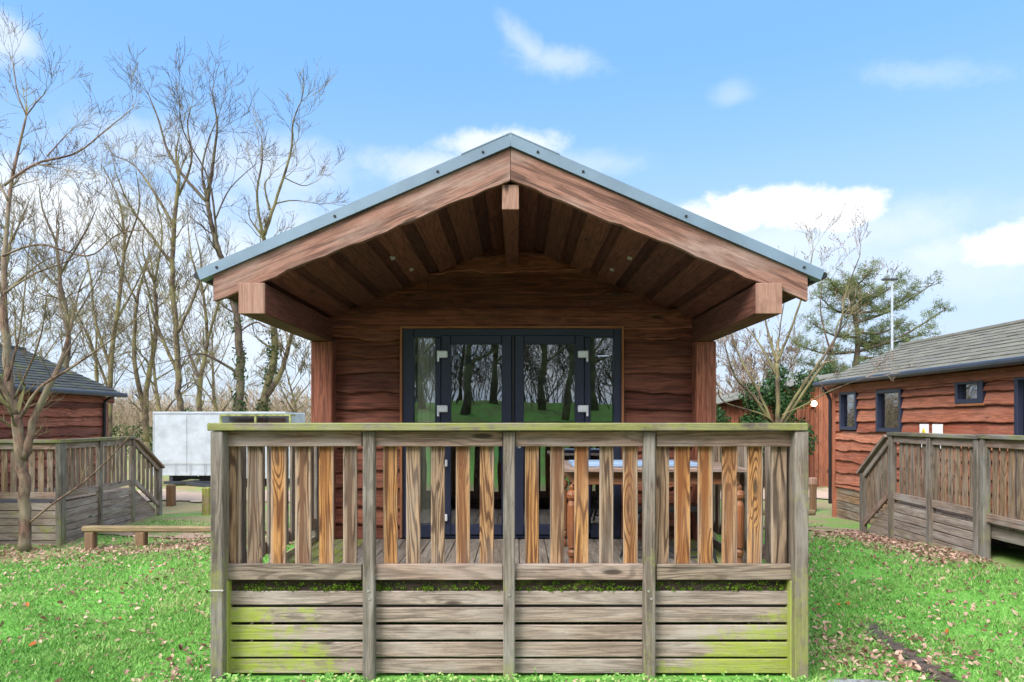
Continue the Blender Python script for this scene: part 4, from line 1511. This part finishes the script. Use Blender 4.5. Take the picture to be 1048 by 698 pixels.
# trees with limbs read off the picture
specs = [
    ('tall bare tree with pale green lichen forked high above the white trailer', 24.0, 'barkg',
     [([(188, 452), (183, 400), (181, 357), (176, 290), (178, 235), (183, 183)], 5.5, 3.0, 0),
      ([(183, 183), (180, 160), (183, 140)], 2.6, .8, .4),
      ([(178, 230), (163, 205), (150, 185), (136, 168), (118, 160)], 2.6, .7, 1),
      ([(176, 270), (150, 235), (130, 205), (118, 175)], 2.4, .7, -1),
      ([(183, 200), (196, 165), (192, 130), (195, 112)], 2.0, .6, -.6),
      ([(182, 340), (200, 300), (206, 270), (200, 240)], 2.6, .8, 1),
      ([(181, 380), (160, 330), (150, 290), (140, 262)], 2.8, .8, -1)]),
    ('tall bare tree with thick dark trunk left of the middle lodge post', 22.0, 'barkd',
     [([(247, 455), (245, 420), (246, 370), (241, 320), (230, 275), (219, 240), (212, 207)], 8.0, 3.4, 0),
      ([(212, 207), (190, 183), (172, 155), (162, 122), (152, 97)], 3.0, .8, .8),
      ([(212, 207), (219, 160), (222, 125), (217, 96)], 2.8, .8, -.4),
      ([(212, 207), (207, 175), (213, 145), (222, 122)], 2.0, .7, .6),
      ([(222, 245), (214, 185), (190, 140), (184, 115)], 1.8, .6, -1),
      ([(220, 225), (236, 192), (262, 168)], 1.4, .5, 1),
      ([(246, 385), (228, 372), (205, 362), (180, 368)], 2.8, .8, -1.2),
      ([(244, 340), (262, 330), (278, 336), (300, 325)], 1.6, .5, -1)]),
    ('bare tree with two slender upright tops above the left eave of the middle lodge', 23.0, 'barkg',
     [([(262, 452), (272, 405), (281, 360), (278, 310), (271, 260), (270, 243)], 7.5, 3.2, 0),
      ([(270, 243), (263, 205), (268, 165), (268, 141)], 2.4, .8, .4),
      ([(271, 240), (284, 200), (297, 158), (300, 125), (308, 104)], 2.6, .7, -.4),
      ([(276, 215), (271, 190), (277, 180)], 1.6, .8, .3),
      ([(280, 209), (300, 205), (322, 208)], 1.4, .5, .6),
      ([(291, 182), (310, 190), (323, 186)], 1.0, .4, .5),
      ([(272, 405), (286, 385), (294, 360), (299, 340)], 5.0, 3.0, -.6),
      ([(281, 358), (268, 350), (262, 345)], 2.0, .7, -.8)]),
    ('slender bare tree with steep thin limbs standing just right of the left lodge eave', 26.0, 'barkg',
     [([(112, 452), (112, 400), (116, 350), (124, 290), (128, 240)], 4.8, 2.2, 0),
      ([(128, 240), (120, 200), (104, 170)], 1.8, .5, .6), ([(126, 260), (142, 215), (140, 180)], 1.8, .5, -.6),
      ([(114, 380), (98, 330), (92, 280), (80, 240)], 2.6, .7, 1), ([(112, 400), (90, 345), (70, 300)], 2.2, .7, -1),
      ([(118, 330), (140, 290), (152, 260)], 1.8, .6, .6)]),
    ('bare twin stemmed tree rising behind the left lodge roof edge', 27.0, 'barkg',
     [([(150, 452), (150, 400), (160, 340), (158, 290)], 5.0, 2.4, 0), ([(150, 430), (138, 370), (140, 310), (150, 270)], 4.0, 1.6, .8),
      ([(158, 290), (166, 240), (160, 205)], 2.0, .6, .4), ([(140, 310), (122, 270), (112, 245)], 1.6, .5, -.6),
      ([(158, 290), (146, 255), (150, 220)], 1.6, .5, 1)]),
    ('bare tree with many crooked limbs between the trailer and the lichen tree', 28.0, 'barkg',
     [([(206, 452), (204, 400), (212, 350), (208, 300)], 4.8, 2.2, 0), ([(208, 300), (196, 262), (192, 225)], 2.0, .6, .6),
      ([(212, 350), (226, 300), (232, 262)], 2.2, .6, -.6), ([(205, 390), (188, 345), (184, 310)], 2.0, .7, 1)]),
    ('bare tree partly behind the left lodge with wide crooked crown', 19.0, 'barkd',
     [([(64, 452), (66, 400), (70, 340), (62, 290), (58, 250)], 5.0, 2.4, 0), ([(58, 250), (44, 215), (40, 190)], 2.0, .6, .5),
      ([(62, 280), (86, 240), (98, 215)], 2.0, .6, -.5), ([(68, 340), (92, 300), (104, 280)], 1.8, .6, .6),
      ([(66, 300), (30, 262), (20, 240)], 1.8, .6, .5)]),
    ('bare tree at the far left edge behind the left lodge roof', 24.0, 'barkg',
     [([(8, 452), (10, 380), (4, 300), (10, 250)], 5.5, 2.4, 0), ([(10, 250), (22, 225), (30, 205)], 1.8, .6, .5),
      ([(6, 300), (40, 270), (60, 262)], 1.8, .6, -.5), ([(8, 330), (-20, 280), (-30, 240)], 2.0, .6, .6)]),
]
for (lab, Z, bk, paths) in specs:
    px, py = paths[0][0][0]
    to = tree_thing('bare_tree', px, py, Z, lab, 'tree', 'bare trees behind the lodges')
    q = to.location
    paths = [(a, b * .66, c * .6, d) for (a, b, c, d) in paths]
    tm, wm, bd = MB(), MB(), MB()
    base = at(px, py, Z)
    tm.tube([Vector((base.x, Z, q.z - .1)), Vector((base.x, Z, q.z + .25)), base], [paths[0][1] * Z / F * 1.5, paths[0][1] * Z / F * 1.15, paths[0][1] * Z / F], 9, .5)
    limbs_from_px(paths, Z, tm, wm, bd, 2, .5, 1.35, .005, .13)
    if bk == 'barkd' and px == 247 or px == 262:
        iv = MB()
        for _ in range(34):
            f = R.random() ** 1.4
            pts = paths[0][0]
            k = f * (len(pts) - 3)
            i = int(k)
            a, b = pts[i], pts[i + 1]
            pp = at(a[0] + (b[0] - a[0]) * (k - i), a[1] + (b[1] - a[1]) * (k - i), Z)
            leaf_cloud(iv, pp, .25, .25, .3, 30, .10, 0, 1, .7)
        iv.build('ivy', M['ivy'], to)
    tm.build('trunk', M[bk], to, True)
    wm.build('twigs', M['barkd' if bk == 'barkd' else 'barkg'], to)
    bd.build('buds', M['bud'], to)

# small fan shaped bare tree at the right, behind the deck
tb2 = tree_thing('bare_tree', 793, 520, 9.0, 'small fan shaped bare tree with pale twigs behind the right end of the middle deck')
tm, wm, bd = MB(), MB(), MB()
q = at(793, 437, 9.0)
tm.tube([Vector((q.x, 9.0, tb2.location.z - .08)), Vector((q.x - .02, 9.0, .7)), q], [.075, .06, .052], 8, .5)
limbs_from_px([
    ([(795, 440), (796, 410), (795, 372)], 3.2, 2.6, 0),
    ([(795, 372), (785, 335), (778, 305)], 1.8, .6, .2),
    ([(795, 372), (812, 330), (825, 290), (832, 258)], 1.9, .5, -.2),
    ([(792, 436), (770, 405), (752, 385), (741, 350)], 2.2, .6, -.4),
    ([(793, 440), (776, 400), (760, 372), (748, 340), (744, 318)], 2.2, .6, .5),
    ([(796, 438), (815, 405), (838, 372), (858, 340), (866, 300), (880, 262)], 2.4, .5, -.3),
    ([(797, 440), (822, 402), (850, 360), (858, 330), (868, 318)], 2.2, .6, .5),
    ([(838, 372), (852, 350), (868, 326), (884, 300)], 1.3, .35, -.4),
    ([(795, 385), (776, 350), (760, 330), (750, 300)], 1.4, .4, .5),
    ([(797, 440), (782, 425), (742, 412), (735, 398)], 1.6, .5, -.3),
    ([(800, 425), (822, 415), (850, 400), (886, 386)], 1.3, .4, -.5),
    ([(850, 360), (840, 320), (842, 285)], 1.3, .4, .3),
    ([(795, 372), (799, 330), (806, 292)], 1.2, .4, .4),
], 9.0, tm, wm, bd, 2, .5, .42, .0018, .14, .78)
tm.build('trunk', M['barkg'], tb2, True)
wm.build('twigs', M['barkpale'], tb2)
bd.build('buds', M['bud'], tb2)

# Scots pine behind the right lodge
pz = 30.0
pt = tree_thing('pine_tree', 868, 430, pz, 'tall pine with loose blue green needle clumps behind the right lodge roof')
tm, wm, nd = MB(), MB(), MB()
paths = [([(868, 470), (872, 400), (878, 350), (872, 310), (868, 285)], 4.0, 1.0, 0)]
limbs = [(850, 390, 810, 392), (874, 360, 815, 352), (878, 345, 830, 330), (874, 320, 840, 305), (870, 300, 848, 285), (868, 290, 890, 278),
         (876, 340, 925, 330), (876, 320, 930, 302), (878, 350, 950, 340), (878, 360, 968, 316), (877, 330, 955, 290), (874, 305, 920, 288),
         (876, 372, 905, 372), (872, 385, 850, 372), (876, 352, 905, 345), (873, 310, 900, 300), (874, 330, 880, 300), (876, 366, 935, 352), (871, 300, 858, 296), (872, 380, 828, 372)]
for (x0, y0, x1, y1_) in limbs:
    paths.append(([(873 if x0 == 850 else x0, y0), ((x0 + x1) / 2, (y0 + y1_) / 2 + 6), (x1, y1_)], 1.6, .4, R.uniform(-1.8, 1.8)))
for (pp, r0, r1, dz) in paths:
    n = len(pp)
    cv = poly_curve([at(x, y, pz + dz * i / (n - 1)) for i, (x, y) in enumerate(pp)], 5)
    m_ = len(cv)
    tm.tube(cv, [max(.012, (r0 + (r1 - r0) * i / (m_ - 1)) * pz / F) for i in range(m_)], 6, R.random())
    if r0 > 3:
        continue
    for i in range(2, m_):
        for _ in range(4):
            c = cv[i] + Vector((R.gauss(0, .28), R.gauss(0, .35), R.gauss(.1, .20)))
            tm.tube([cv[i], c], [.014, .008], 3, .5, cap=False)
            t0 = R.random()
            for _ in range(34):
                a = jitter(Vector((0, 0, .6)), .8)
                L = R.uniform(.13, .24)
                p0 = c + Vector((R.gauss(0, .09), R.gauss(0, .09), R.gauss(0, .07)))
                e = a.cross(Vector((R.gauss(0, 1), R.gauss(0, 1), 0.1)))
                if e.length < .05:
                    continue
                e = e.normalized() * .011
                nd.tri(p0 - e, p0 + e, p0 + a * L, min(1, max(0, t0 * .6 + R.uniform(0, .4))))
tm.build('trunk', M['barkd'], pt, True)
nd.build('crown', M['needle'], pt)


def free_tree(x, y, h, lab, bk='barkd', rad=.2, seedn=9, group='bare trees far behind', lev=3, rmin=.012, first=.3, name='bare_tree'):
    g = gz(x, y)
    to = thing(name, (x, y, g), lab, 'tree', group)
    tm, wm = MB(), MB()
    pts, rads = [Vector((x, y, g - .1))], [rad * 1.35]
    n = 10
    d = Vector((R.gauss(0, .05), R.gauss(0, .05), 1)).normalized()
    for i in range(n):
        d = (jitter(d, .07) + Vector((0, 0, .15))).normalized()
        pts.append(pts[-1] + d * (h * .85 / n))
        rads.append(max(rmin, rad * (1 - .9 * (i + 1) / n)))
    tm.tube(pts, rads, 9, .5)
    for k in range(seedn):
        f = first + (1 - first) * (k + R.random()) / seedn
        i = min(n - 1, int(f * n))
        q = pts[i].lerp(pts[i + 1], f * n - i)
        a = k * 2.4 + R.uniform(-.5, .5)
        nd_ = Vector((math.cos(a) * .75, math.sin(a) * .75, R.uniform(.5, 1.1))).normalized()
        shoot(wm, q, nd_, h * R.uniform(.28, .45) * (1.15 - .5 * f), rads[i] * .55, 4 - lev, 4, .1, 5, .15, None, None, rmin, .8)
    tm.build('trunk', M[bk], to, True)
    wm.build('twigs', M[bk], to)
    return to


fl = ['thin bare tree seen far off above the rear lodge roof', 'bare brown tree far off behind the fan shaped tree', 'bare far tree just left of the pine',
      'low bare far tree behind the evergreen bushes']
for (px, Z, h, lab) in ((745, 40, 5.5, fl[0]), (762, 44, 7.5, fl[1]), (812, 42, 7.0, fl[2]), (785, 36, 5, fl[3])):
    q = at(px, 430, Z)
    free_tree(q.x, Z, h, lab, 'barkp', .13, 8)
for (px, Z, h, lab) in ((30, 38, 10, 'slim far bare tree left of the young deck tree'), (95, 42, 11.5, 'slim far bare tree above the left lodge eave'), (170, 40, 11, 'slim far bare tree behind the white trailer'),
                        (225, 44, 11, 'slim far bare tree near the dark trunked tree'), (305, 40, 6.5, 'far bare tree beside the left post of the middle lodge'), (-10, 33, 11, 'far bare tree at the left edge of the view')):
    q = at(px, 430, Z)
    free_tree(q.x, Z, h, lab, 'barkg', .15, 9, first=.18)

# distant scrub and wood seen as one mass
sc = MB()
for _ in range(520):
    if R.random() < .72:
        px = R.uniform(-60, 345)
    else:
        px = R.uniform(720, 850)
    Z = R.uniform(48, 75)
    q = at(px, 430, Z)
    h = R.uniform(1.5, 3.6)
    b = Vector((q.x, Z, -.2))
    for _ in range(3):
        shoot(sc, b + Vector((R.uniform(-.5, .5), 0, 0)), Vector((R.uniform(-.4, .4), R.uniform(-.3, .3), 1)).normalized(), h, .035, 2, 4, .1, 4, .2, None, 3, .016, .9)
o = sc.build('distant_wood', M['barkpale'], None)
tag(o, 'hazy brown scrub and woodland along the horizon behind the trees', 'woodland', None, 'stuff')
hg = MB()
for (px, Z, h, w) in ((190, 32, 2.5, .7), (120, 34, 1.7, 3.2), (90, 33, 1.5, 2.5), (150, 36, 1.6, 2.5), (238, 35, 1.9, 2.5)):
    q = at(px, 430, Z)
    for _ in range(20):
        leaf_cloud(hg, Vector((q.x + R.uniform(-w, w) * .5, Z + R.uniform(-.4, .4), R.uniform(0, h - .3))), .4, .4, .35, 55, .12, 0, .8, .3)
o = hg.build('field_hedge', M['ivy'], None)
tag(o, 'low dark green hedge bottoms under the bare trees at the left', 'hedge', None, 'stuff')

# trees on the bank behind the viewer, seen in the door glass
mir = [(-2.35, -17, 12, .19, 'thick dark tree on the bank mirrored in the left door pane'), (-1.15, -20, 12, .15, 'second dark tree on the bank mirrored in the left door pane'),
       (1.2, -19, 11, .15, 'leaning tree on the bank mirrored in the right door pane'), (2.1, -16, 12, .17, 'dark tree on the bank mirrored at the edge of the right door pane'),
       (3.6, -19, 12, .15, 'tree on the bank mirrored in the right side pane'), (-4.6, -19, 12, .16, 'tree on the bank mirrored in the left side pane'), (6.0, -22, 13, .2, 'far tree on the bank to the right'),
       (-7.5, -21, 13, .2, 'far tree on the bank to the left'), (-3.2, -24, 10, .1, 'slim tree high on the bank to the left'), (.3, -25, 10, .09, 'slim tree high on the middle of the bank'),
       (3.0, -26, 10, .1, 'slim tree high on the bank to the right')]
for (x, y, h, r, lab) in mir:
    free_tree(x, y, h, lab, 'barkg', r, 13, 'bare trees on the bank', lev=3, rmin=.012, first=.2)

bs = MB()
for _ in range(330):
    x_, y_ = R.uniform(-16, 16), R.uniform(-34, -19)
    b = Vector((x_, y_, gz(x_, y_) - .1))
    shoot(bs, b, Vector((R.uniform(-.4, .4), R.uniform(-.3, .3), 1)).normalized(), R.uniform(1.6, 4.5), .03, 2, 4, .1, 5, .2, None, 4, .012, .9)
o = bs.build('bank_scrub', M['barkd'], None)
tag(o, 'bare scrub growing on the grassy bank mirrored in the door glass', 'scrub', None, 'stuff')

# =================================================================== grass and fallen leaves
rng = np.random.default_rng(5)


def avoid(x, y):
    """True where no grass grows"""
    dk = (x > -2.06) & (x < 1.96) & (y > 4.40)
    r_ = (x > 5.4) & (y > 5.6)
    l_ = (x < -7.0) & (y > 10.45)
    rut = np.zeros_like(x, dtype=bool)
    for (ax, ay), (bx, by) in zip(RUT[:-1], RUT[1:]):
        t = np.clip(((x - ax) * (bx - ax) + (y - ay) * (by - ay)) / ((bx - ax) ** 2 + (by - ay) ** 2), 0, 1)
        rut |= np.hypot(x - ax - t * (bx - ax), y - ay - t * (by - ay)) < .036 + .022 * np.sin(x * 31) * np.sin(y * 17)
    pud = ((x - 2.2) / .19) ** 2 + ((y - 4.39) / .06) ** 2 < 1
    path = (x > 2) & (np.abs(y - (12.2 - .35 * (x - 2.5))) < .36)
    return dk | r_ | l_ | rut | pud | path


NB = 360000
y = 3.6 + 9.4 * rng.random(NB) ** 1.7
x = rng.uniform(-1, 1, NB) * (y * .78 + .6)
keep = ~avoid(x, y) & (y < 13)
front = (np.abs(x) < 2.1) & (y < 4.15)
keep &= ~front
pn = np.sin(x * 3.1 + 1.3 * np.sin(y * 2.2)) * np.sin(y * 2.7 + np.sin(x * 1.7))
pn2 = np.sin(x * 1.1 + 2.0) * np.sin(y * .9 + x * .6)
keep &= rng.random(NB) < np.clip(.80 + .55 * pn + .25 * np.sin(x * 7.3 + 3 * np.sin(y * 1.9)) * np.sin(y * 6.1) - .62 * np.clip(1 - np.abs(y - 10.1) / 1.2, 0, 1) * (x < -3.5) - .6 * np.clip(1 - np.abs(x - 5.2) / .9, 0, 1) * (y > 7.3) * (y < 11.5) - .35 * (y > 10.8), .06, 1)
x, y, pn, pn2 = x[keep], y[keep], pn[keep], pn2[keep]
n = len(x)
z = np.array([ground_z(a, b) for a, b in zip(x.tolist(), y.tolist())])
hgt = rng.uniform(.013, .038, n) * (1 + .35 * pn) * (1 + .4 * np.clip(np.sin(x * 6.1 + 2 * np.sin(y * 4.3)) * np.sin(y * 5.2 + np.sin(x * 3.3)), 0, 1)) * (1 + .5 * (rng.random(n) < .05))
wd = rng.uniform(.0022, .0045, n) * (1 + .06 * y)
ang = rng.uniform(0, 2 * np.pi, n)
lean = rng.uniform(.4, 1.5, n) * hgt
la = rng.uniform(0, 2 * np.pi, n)
dx_, dy_ = np.cos(ang) * wd, np.sin(ang) * wd
lx, ly = np.cos(la) * lean, np.sin(la) * lean
P = np.empty((n, 5, 3), dtype=np.float32)
P[:, 0] = np.stack([x - dx_, y - dy_, z - .005], 1)
P[:, 1] = np.stack([x + dx_, y + dy_, z - .005], 1)
P[:, 2] = np.stack([x + dx_ * .7 + lx * .35, y + dy_ * .7 + ly * .35, z + hgt * .6], 1)
P[:, 3] = np.stack([x - dx_ * .7 + lx * .35, y - dy_ * .7 + ly * .35, z + hgt * .6], 1)
P[:, 4] = np.stack([x + lx, y + ly, z + hgt], 1)
pn3 = np.sin(x * 6.1 + 2 * np.sin(y * 4.3)) * np.sin(y * 5.2 + np.sin(x * 3.3))
tone = np.clip(rng.normal(.52, .20, n) + .16 * pn2 + .10 * pn + .12 * pn3, 0, 1)
me = bpy.data.meshes.new('grass')
me.vertices.add(n * 5)
me.vertices.foreach_set('co', P.ravel())
b = (np.arange(n) * 5)[:, None]
lp_ = np.concatenate([b + np.array([[0, 1, 2, 3]]), b + np.array([[3, 2, 4]])], 1).astype(np.int32)
me.loops.add(n * 7)
me.loops.foreach_set('vertex_index', lp_.ravel())
me.polygons.add(n * 2)
me.polygons.foreach_set('loop_start', (np.arange(n)[:, None] * 7 + np.array([[0, 4]])).astype(np.int32).ravel())
me.polygons.foreach_set('loop_total', np.tile(np.array([4, 3], dtype=np.int32), n))
me.update(calc_edges=True)
a = me.attributes.new('tone', 'FLOAT', 'POINT')
a.data.foreach_set('value', np.repeat(tone, 5).astype(np.float32))
me.materials.append(M['grassb'])
go = bpy.data.objects.new('grass', me)
COL.objects.link(go)
tag(go, 'bright green lawn grass around the decks', 'grass', None, 'stuff')

# clover and weeds along the foot of the skirting
wd_ = MB()
for _ in range(620):
    xx = R.uniform(-1.95, 1.85)
    yy = R.uniform(4.26, 4.42)
    hh = R.uniform(.02, .085) * (.55 + .45 * math.sin(xx * 5 + 1) ** 2)
    g = gz(xx, yy)
    for _ in range(3):
        c = Vector((xx + R.gauss(0, .012), yy + R.gauss(0, .012), g + hh * R.uniform(.7, 1.1)))
        u = jitter(Vector((0, -.5, 1)), .4)
        e = u.cross(Vector((R.gauss(0, 1), R.gauss(0, 1), .1))).normalized()
        f = u.cross(e)
        s1 = R.uniform(.008, .016)
        wd_.add([c - e * s1, c + f * s1 * .8, c + e * s1, c - f * s1 * .8], [(0, 1, 2, 3)], [(0, 0, 0)] * 4, R.random(), 0)
tag(wd_.build('clover', M['grassb'], None), 'small clover and weeds along the foot of the middle deck skirting', 'weeds', None, 'stuff')


def add_leaves(mb, n, fx, sz=(.015, .030)):
    for _ in range(n):
        xx, yy = fx()
        if avoid(np.array([xx]), np.array([yy]))[0] and not (2 < xx < 5.4 and 10 < yy < 13):
            continue
        c = Vector((xx, yy, gz(xx, yy) + R.uniform(.006, .036)))
        u = jitter(Vector((0, -.25, 1)), .45)
        e = u.cross(Vector((R.gauss(0, 1), R.gauss(0, 1), .1))).normalized()
        f = u.cross(e)
        s1 = sz[0] * .7 + (sz[1] * 1.15 - sz[0] * .7) * R.random() ** 1.8
        k = R.uniform(.15, .9)
        tn = R.random() ** 1.2
        v = [c - e * s1, c - e * s1 * .3 + f * s1 * .55 + u * s1 * k * .6, c + e * s1 * .5 + f * s1 * .45 + u * s1 * k * .5, c + e * s1 * 1.1 + u * s1 * .2,
             c + e * s1 * .5 - f * s1 * .45 + u * s1 * k * .5, c - e * s1 * .3 - f * s1 * .55 + u * s1 * k * .6]
        mb.add(v, [(0, 5, 4, 3), (0, 3, 2, 1)], [(0, 0, 0)] * 6, tn, 0)


lv = MB()
add_leaves(lv, 2600, lambda: (R.uniform(-8.2, -3.0), R.gauss(9.85, .5)))
add_leaves(lv, 420, lambda: (R.gauss(-5.2, .7), R.gauss(10.9, .6)))
add_leaves(lv, 1900, lambda: (5.38 - abs(R.gauss(0, .38)), R.uniform(7.6, 10.8)), (.015, .030))
add_leaves(lv, 500, lambda: (R.gauss(4.6, .6), R.gauss(10.3, .8)))
add_leaves(lv, 3800, lambda: (R.uniform(2.1, 6.5), 4.3 + 6.5 * R.random()), (.013, .026))
add_leaves(lv, 4200, lambda: (-R.uniform(2.1, 7.5), 4.3 + 6.0 * R.random()), (.013, .026))
add_leaves(lv, 620, lambda: (R.gauss(2.4, .26), R.gauss(4.9, .42)), (.012, .026))
add_leaves(lv, 260, lambda: (R.gauss(2.95, .2), R.gauss(5.0, .35)), (.012, .024))
add_leaves(lv, 160, lambda: (R.gauss(-2.2, .15), R.gauss(4.75, .35)), (.012, .024))
add_leaves(lv, 90, lambda: (R.uniform(-2, 1.9), R.uniform(4.25, 4.39)), (.014, .026))
o = lv.build('fallen_leaves', M['leaf'], None)
tag(o, 'pinkish brown fallen leaves drifted over the lawn', 'leaves', None, 'stuff')
ol = MB()
add_leaves(ol, 22, lambda: (-R.uniform(2.2, 6), 4.5 + 4 * R.random()), (.02, .036))
add_leaves(ol, 12, lambda: (R.uniform(2.2, 6), 4.5 + 4 * R.random()), (.02, .036))
o = ol.build('orange_leaves', M['orangeleaf'], None)
tag(o, 'bigger orange leaves scattered on the lawn', 'leaves', None, 'stuff')

# =================================================================== light, sky, camera
sun_dir = Vector((-.58, -.62, .78)).normalized()
el = math.asin(sun_dir.z)
rot = math.atan2(sun_dir.x, sun_dir.y)
sl = bpy.data.lights.new('sun', 'SUN')
sl.energy = 1.2
sl.angle = math.radians(30)
sl.color = (1, .955, .89)
so = bpy.data.objects.new('sun', sl)
COL.objects.link(so)
so.rotation_euler = (-sun_dir).to_track_quat('-Z', 'Y').to_euler()

w = bpy.data.worlds.new('World')
S.world = w
w.use_nodes = True
w.node_tree.nodes.clear()
t = NT(w.node_tree)
sky = t.n('ShaderNodeTexSky', sky_type='NISHITA')
sky.sun_disc = False
sky.sun_elevation = el
sky.sun_rotation = rot
sky.air_density = 1.0
sky.dust_density = .6
sky.ozone_density = 1.6
SKYK = .12
dirv = t.n('ShaderNodeTexCoord').outputs['Generated']
sep = t.n('ShaderNodeSeparateXYZ', {0: dirv})
dxs, dys, dzs = sep.outputs
az = t.math('ARCTAN2', dxs, dys)
elv = t.math('ARCSINE', dzs)
warp = t.noise(t.scale(dirv, (1, 1, 1.5)), 9.0, 10, .66, .4, out=0)
warp2 = t.noise(t.scale(dirv, (1, 1, 1.25)), 27.0, 9, .68, .2)


def sky_blob(px, py, wx, wy, soft, amt, na=2.4, nb=1.4, tilt=0.0):
    d = Vector(((px - VX) / F, 1, (VY - py) / F)).normalized()
    a0, e0 = math.atan2(d.x, d.y), math.asin(d.z)
    sa, se = wx / F * .9, wy / F * .9
    da = t.math('SUBTRACT', az, a0)
    de = t.math('ADD', t.math('SUBTRACT', elv, e0), t.math('MULTIPLY', da, tilt))
    u = t.math('DIVIDE', da, sa)
    v = t.math('DIVIDE', de, se)
    r2 = t.math('SQRT', t.math('ADD', t.math('MULTIPLY', u, u), t.math('MULTIPLY', v, v)))
    r2 = t.math('ADD', r2, t.math('MULTIPLY', t.math('SUBTRACT', warp, .5), na))
    r2 = t.math('ADD', r2, t.math('MULTIPLY', t.math('SUBTRACT', warp2, .5), nb))
    return t.remap(r2, 1 + soft, 1 - soft, 0, amt)


blobs = [sky_blob(758, 217, 44, 20, .3, .93, .7, 1.5), sky_blob(800, 211, 52, 21, .3, .95, .7, 1.5), sky_blob(852, 219, 54, 19, .35, .92, .7, 1.5), sky_blob(715, 225, 40, 16, .5, .8, .7, 1.5),
         sky_blob(820, 245, 130, 24, .8, .5, 1.2, 1.0), sky_blob(1030, 250, 42, 17, .35, .9, .7, 1.5), sky_blob(1070, 246, 50, 20, .35, .9, .7, 1.5), sky_blob(980, 258, 60, 14, .8, .5), sky_blob(905, 275, 160, 26, .9, .35),
         sky_blob(543, 50, 24, 12, .9, .42, 1.2, 2.0, .6), sky_blob(570, 62, 38, 10, .9, .42, 1.4, 2.0, .1), sky_blob(455, 172, 70, 15, .8, .6), sky_blob(510, 150, 60, 14, .6, .75), sky_blob(590, 168, 60, 12, .9, .3),
         sky_blob(750, 95, 15, 9, .9, .25), sky_blob(60, 220, 110, 34, .6, .8), sky_blob(230, 165, 100, 22, .9, .45),
         sky_blob(2, 38, 18, 15, .7, .55), sky_blob(945, 76, 42, 9, 1.0, .22, 2.4, 2.4, .2), sky_blob(330, 300, 330, 70, .9, .6)]
cm = blobs[0]
for b_ in blobs[1:]:
    cm = t.math('MAXIMUM', cm, b_)
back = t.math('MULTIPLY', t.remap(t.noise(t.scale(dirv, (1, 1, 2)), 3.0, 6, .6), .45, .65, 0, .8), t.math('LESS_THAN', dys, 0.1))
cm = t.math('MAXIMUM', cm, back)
rear_fill = t.math('MULTIPLY', t.remap(dys, .25, -.45), t.remap(dzs, .05, .55))  # sky behind the viewer boosted, added as soft frontal fill
haze = t.remap(elv, .0, .50, .95, .04)
CLOUD = (2.25, 2.3, 2.35, 1)
HAZE = (1.48, 1.74, 2.06, 1)
skyc = t.n('ShaderNodeVectorMath', {0: sky.outputs[0], 1: (.42, .55, .75)}, operation='MULTIPLY').outputs[0]
skyc = t.mix(.68, skyc, (.48, 1.14, 2.1, 1))
c = t.mix(haze, skyc, HAZE)
c = t.mix(cm, c, CLOUD)
c = t.mix(rear_fill, c, t.mix(t.remap(warp, .35, .65), (3.8, 4.1, 4.7), (7.6, 7.5, 7.3)))
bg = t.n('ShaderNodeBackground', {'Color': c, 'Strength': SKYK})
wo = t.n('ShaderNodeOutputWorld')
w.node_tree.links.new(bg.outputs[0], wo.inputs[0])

cd = bpy.data.cameras.new('camera')
cd.sensor_width = 36
cd.lens = 36 * F / 1048
cd.shift_x = -(VX - 524) / 1048
cd.shift_y = (VY - 349) / 1048
cd.clip_start = .05
cd.clip_end = 2000
co = bpy.data.objects.new('camera', cd)
COL.objects.link(co)
co.location = (0, 0, EYE)
co.rotation_euler = (math.radians(90), 0, 0)
S.camera = co

vs = S.view_settings
vs.view_transform = 'Standard'
vs.look = 'None'
vs.exposure = 2.08
vs.gamma = 1
vs.use_curve_mapping = False
S.cycles.max_bounces = 8
S.cycles.transparent_max_bounces = 16
for o in bpy.data.objects:
    if '_o' in o:
        del o['_o']
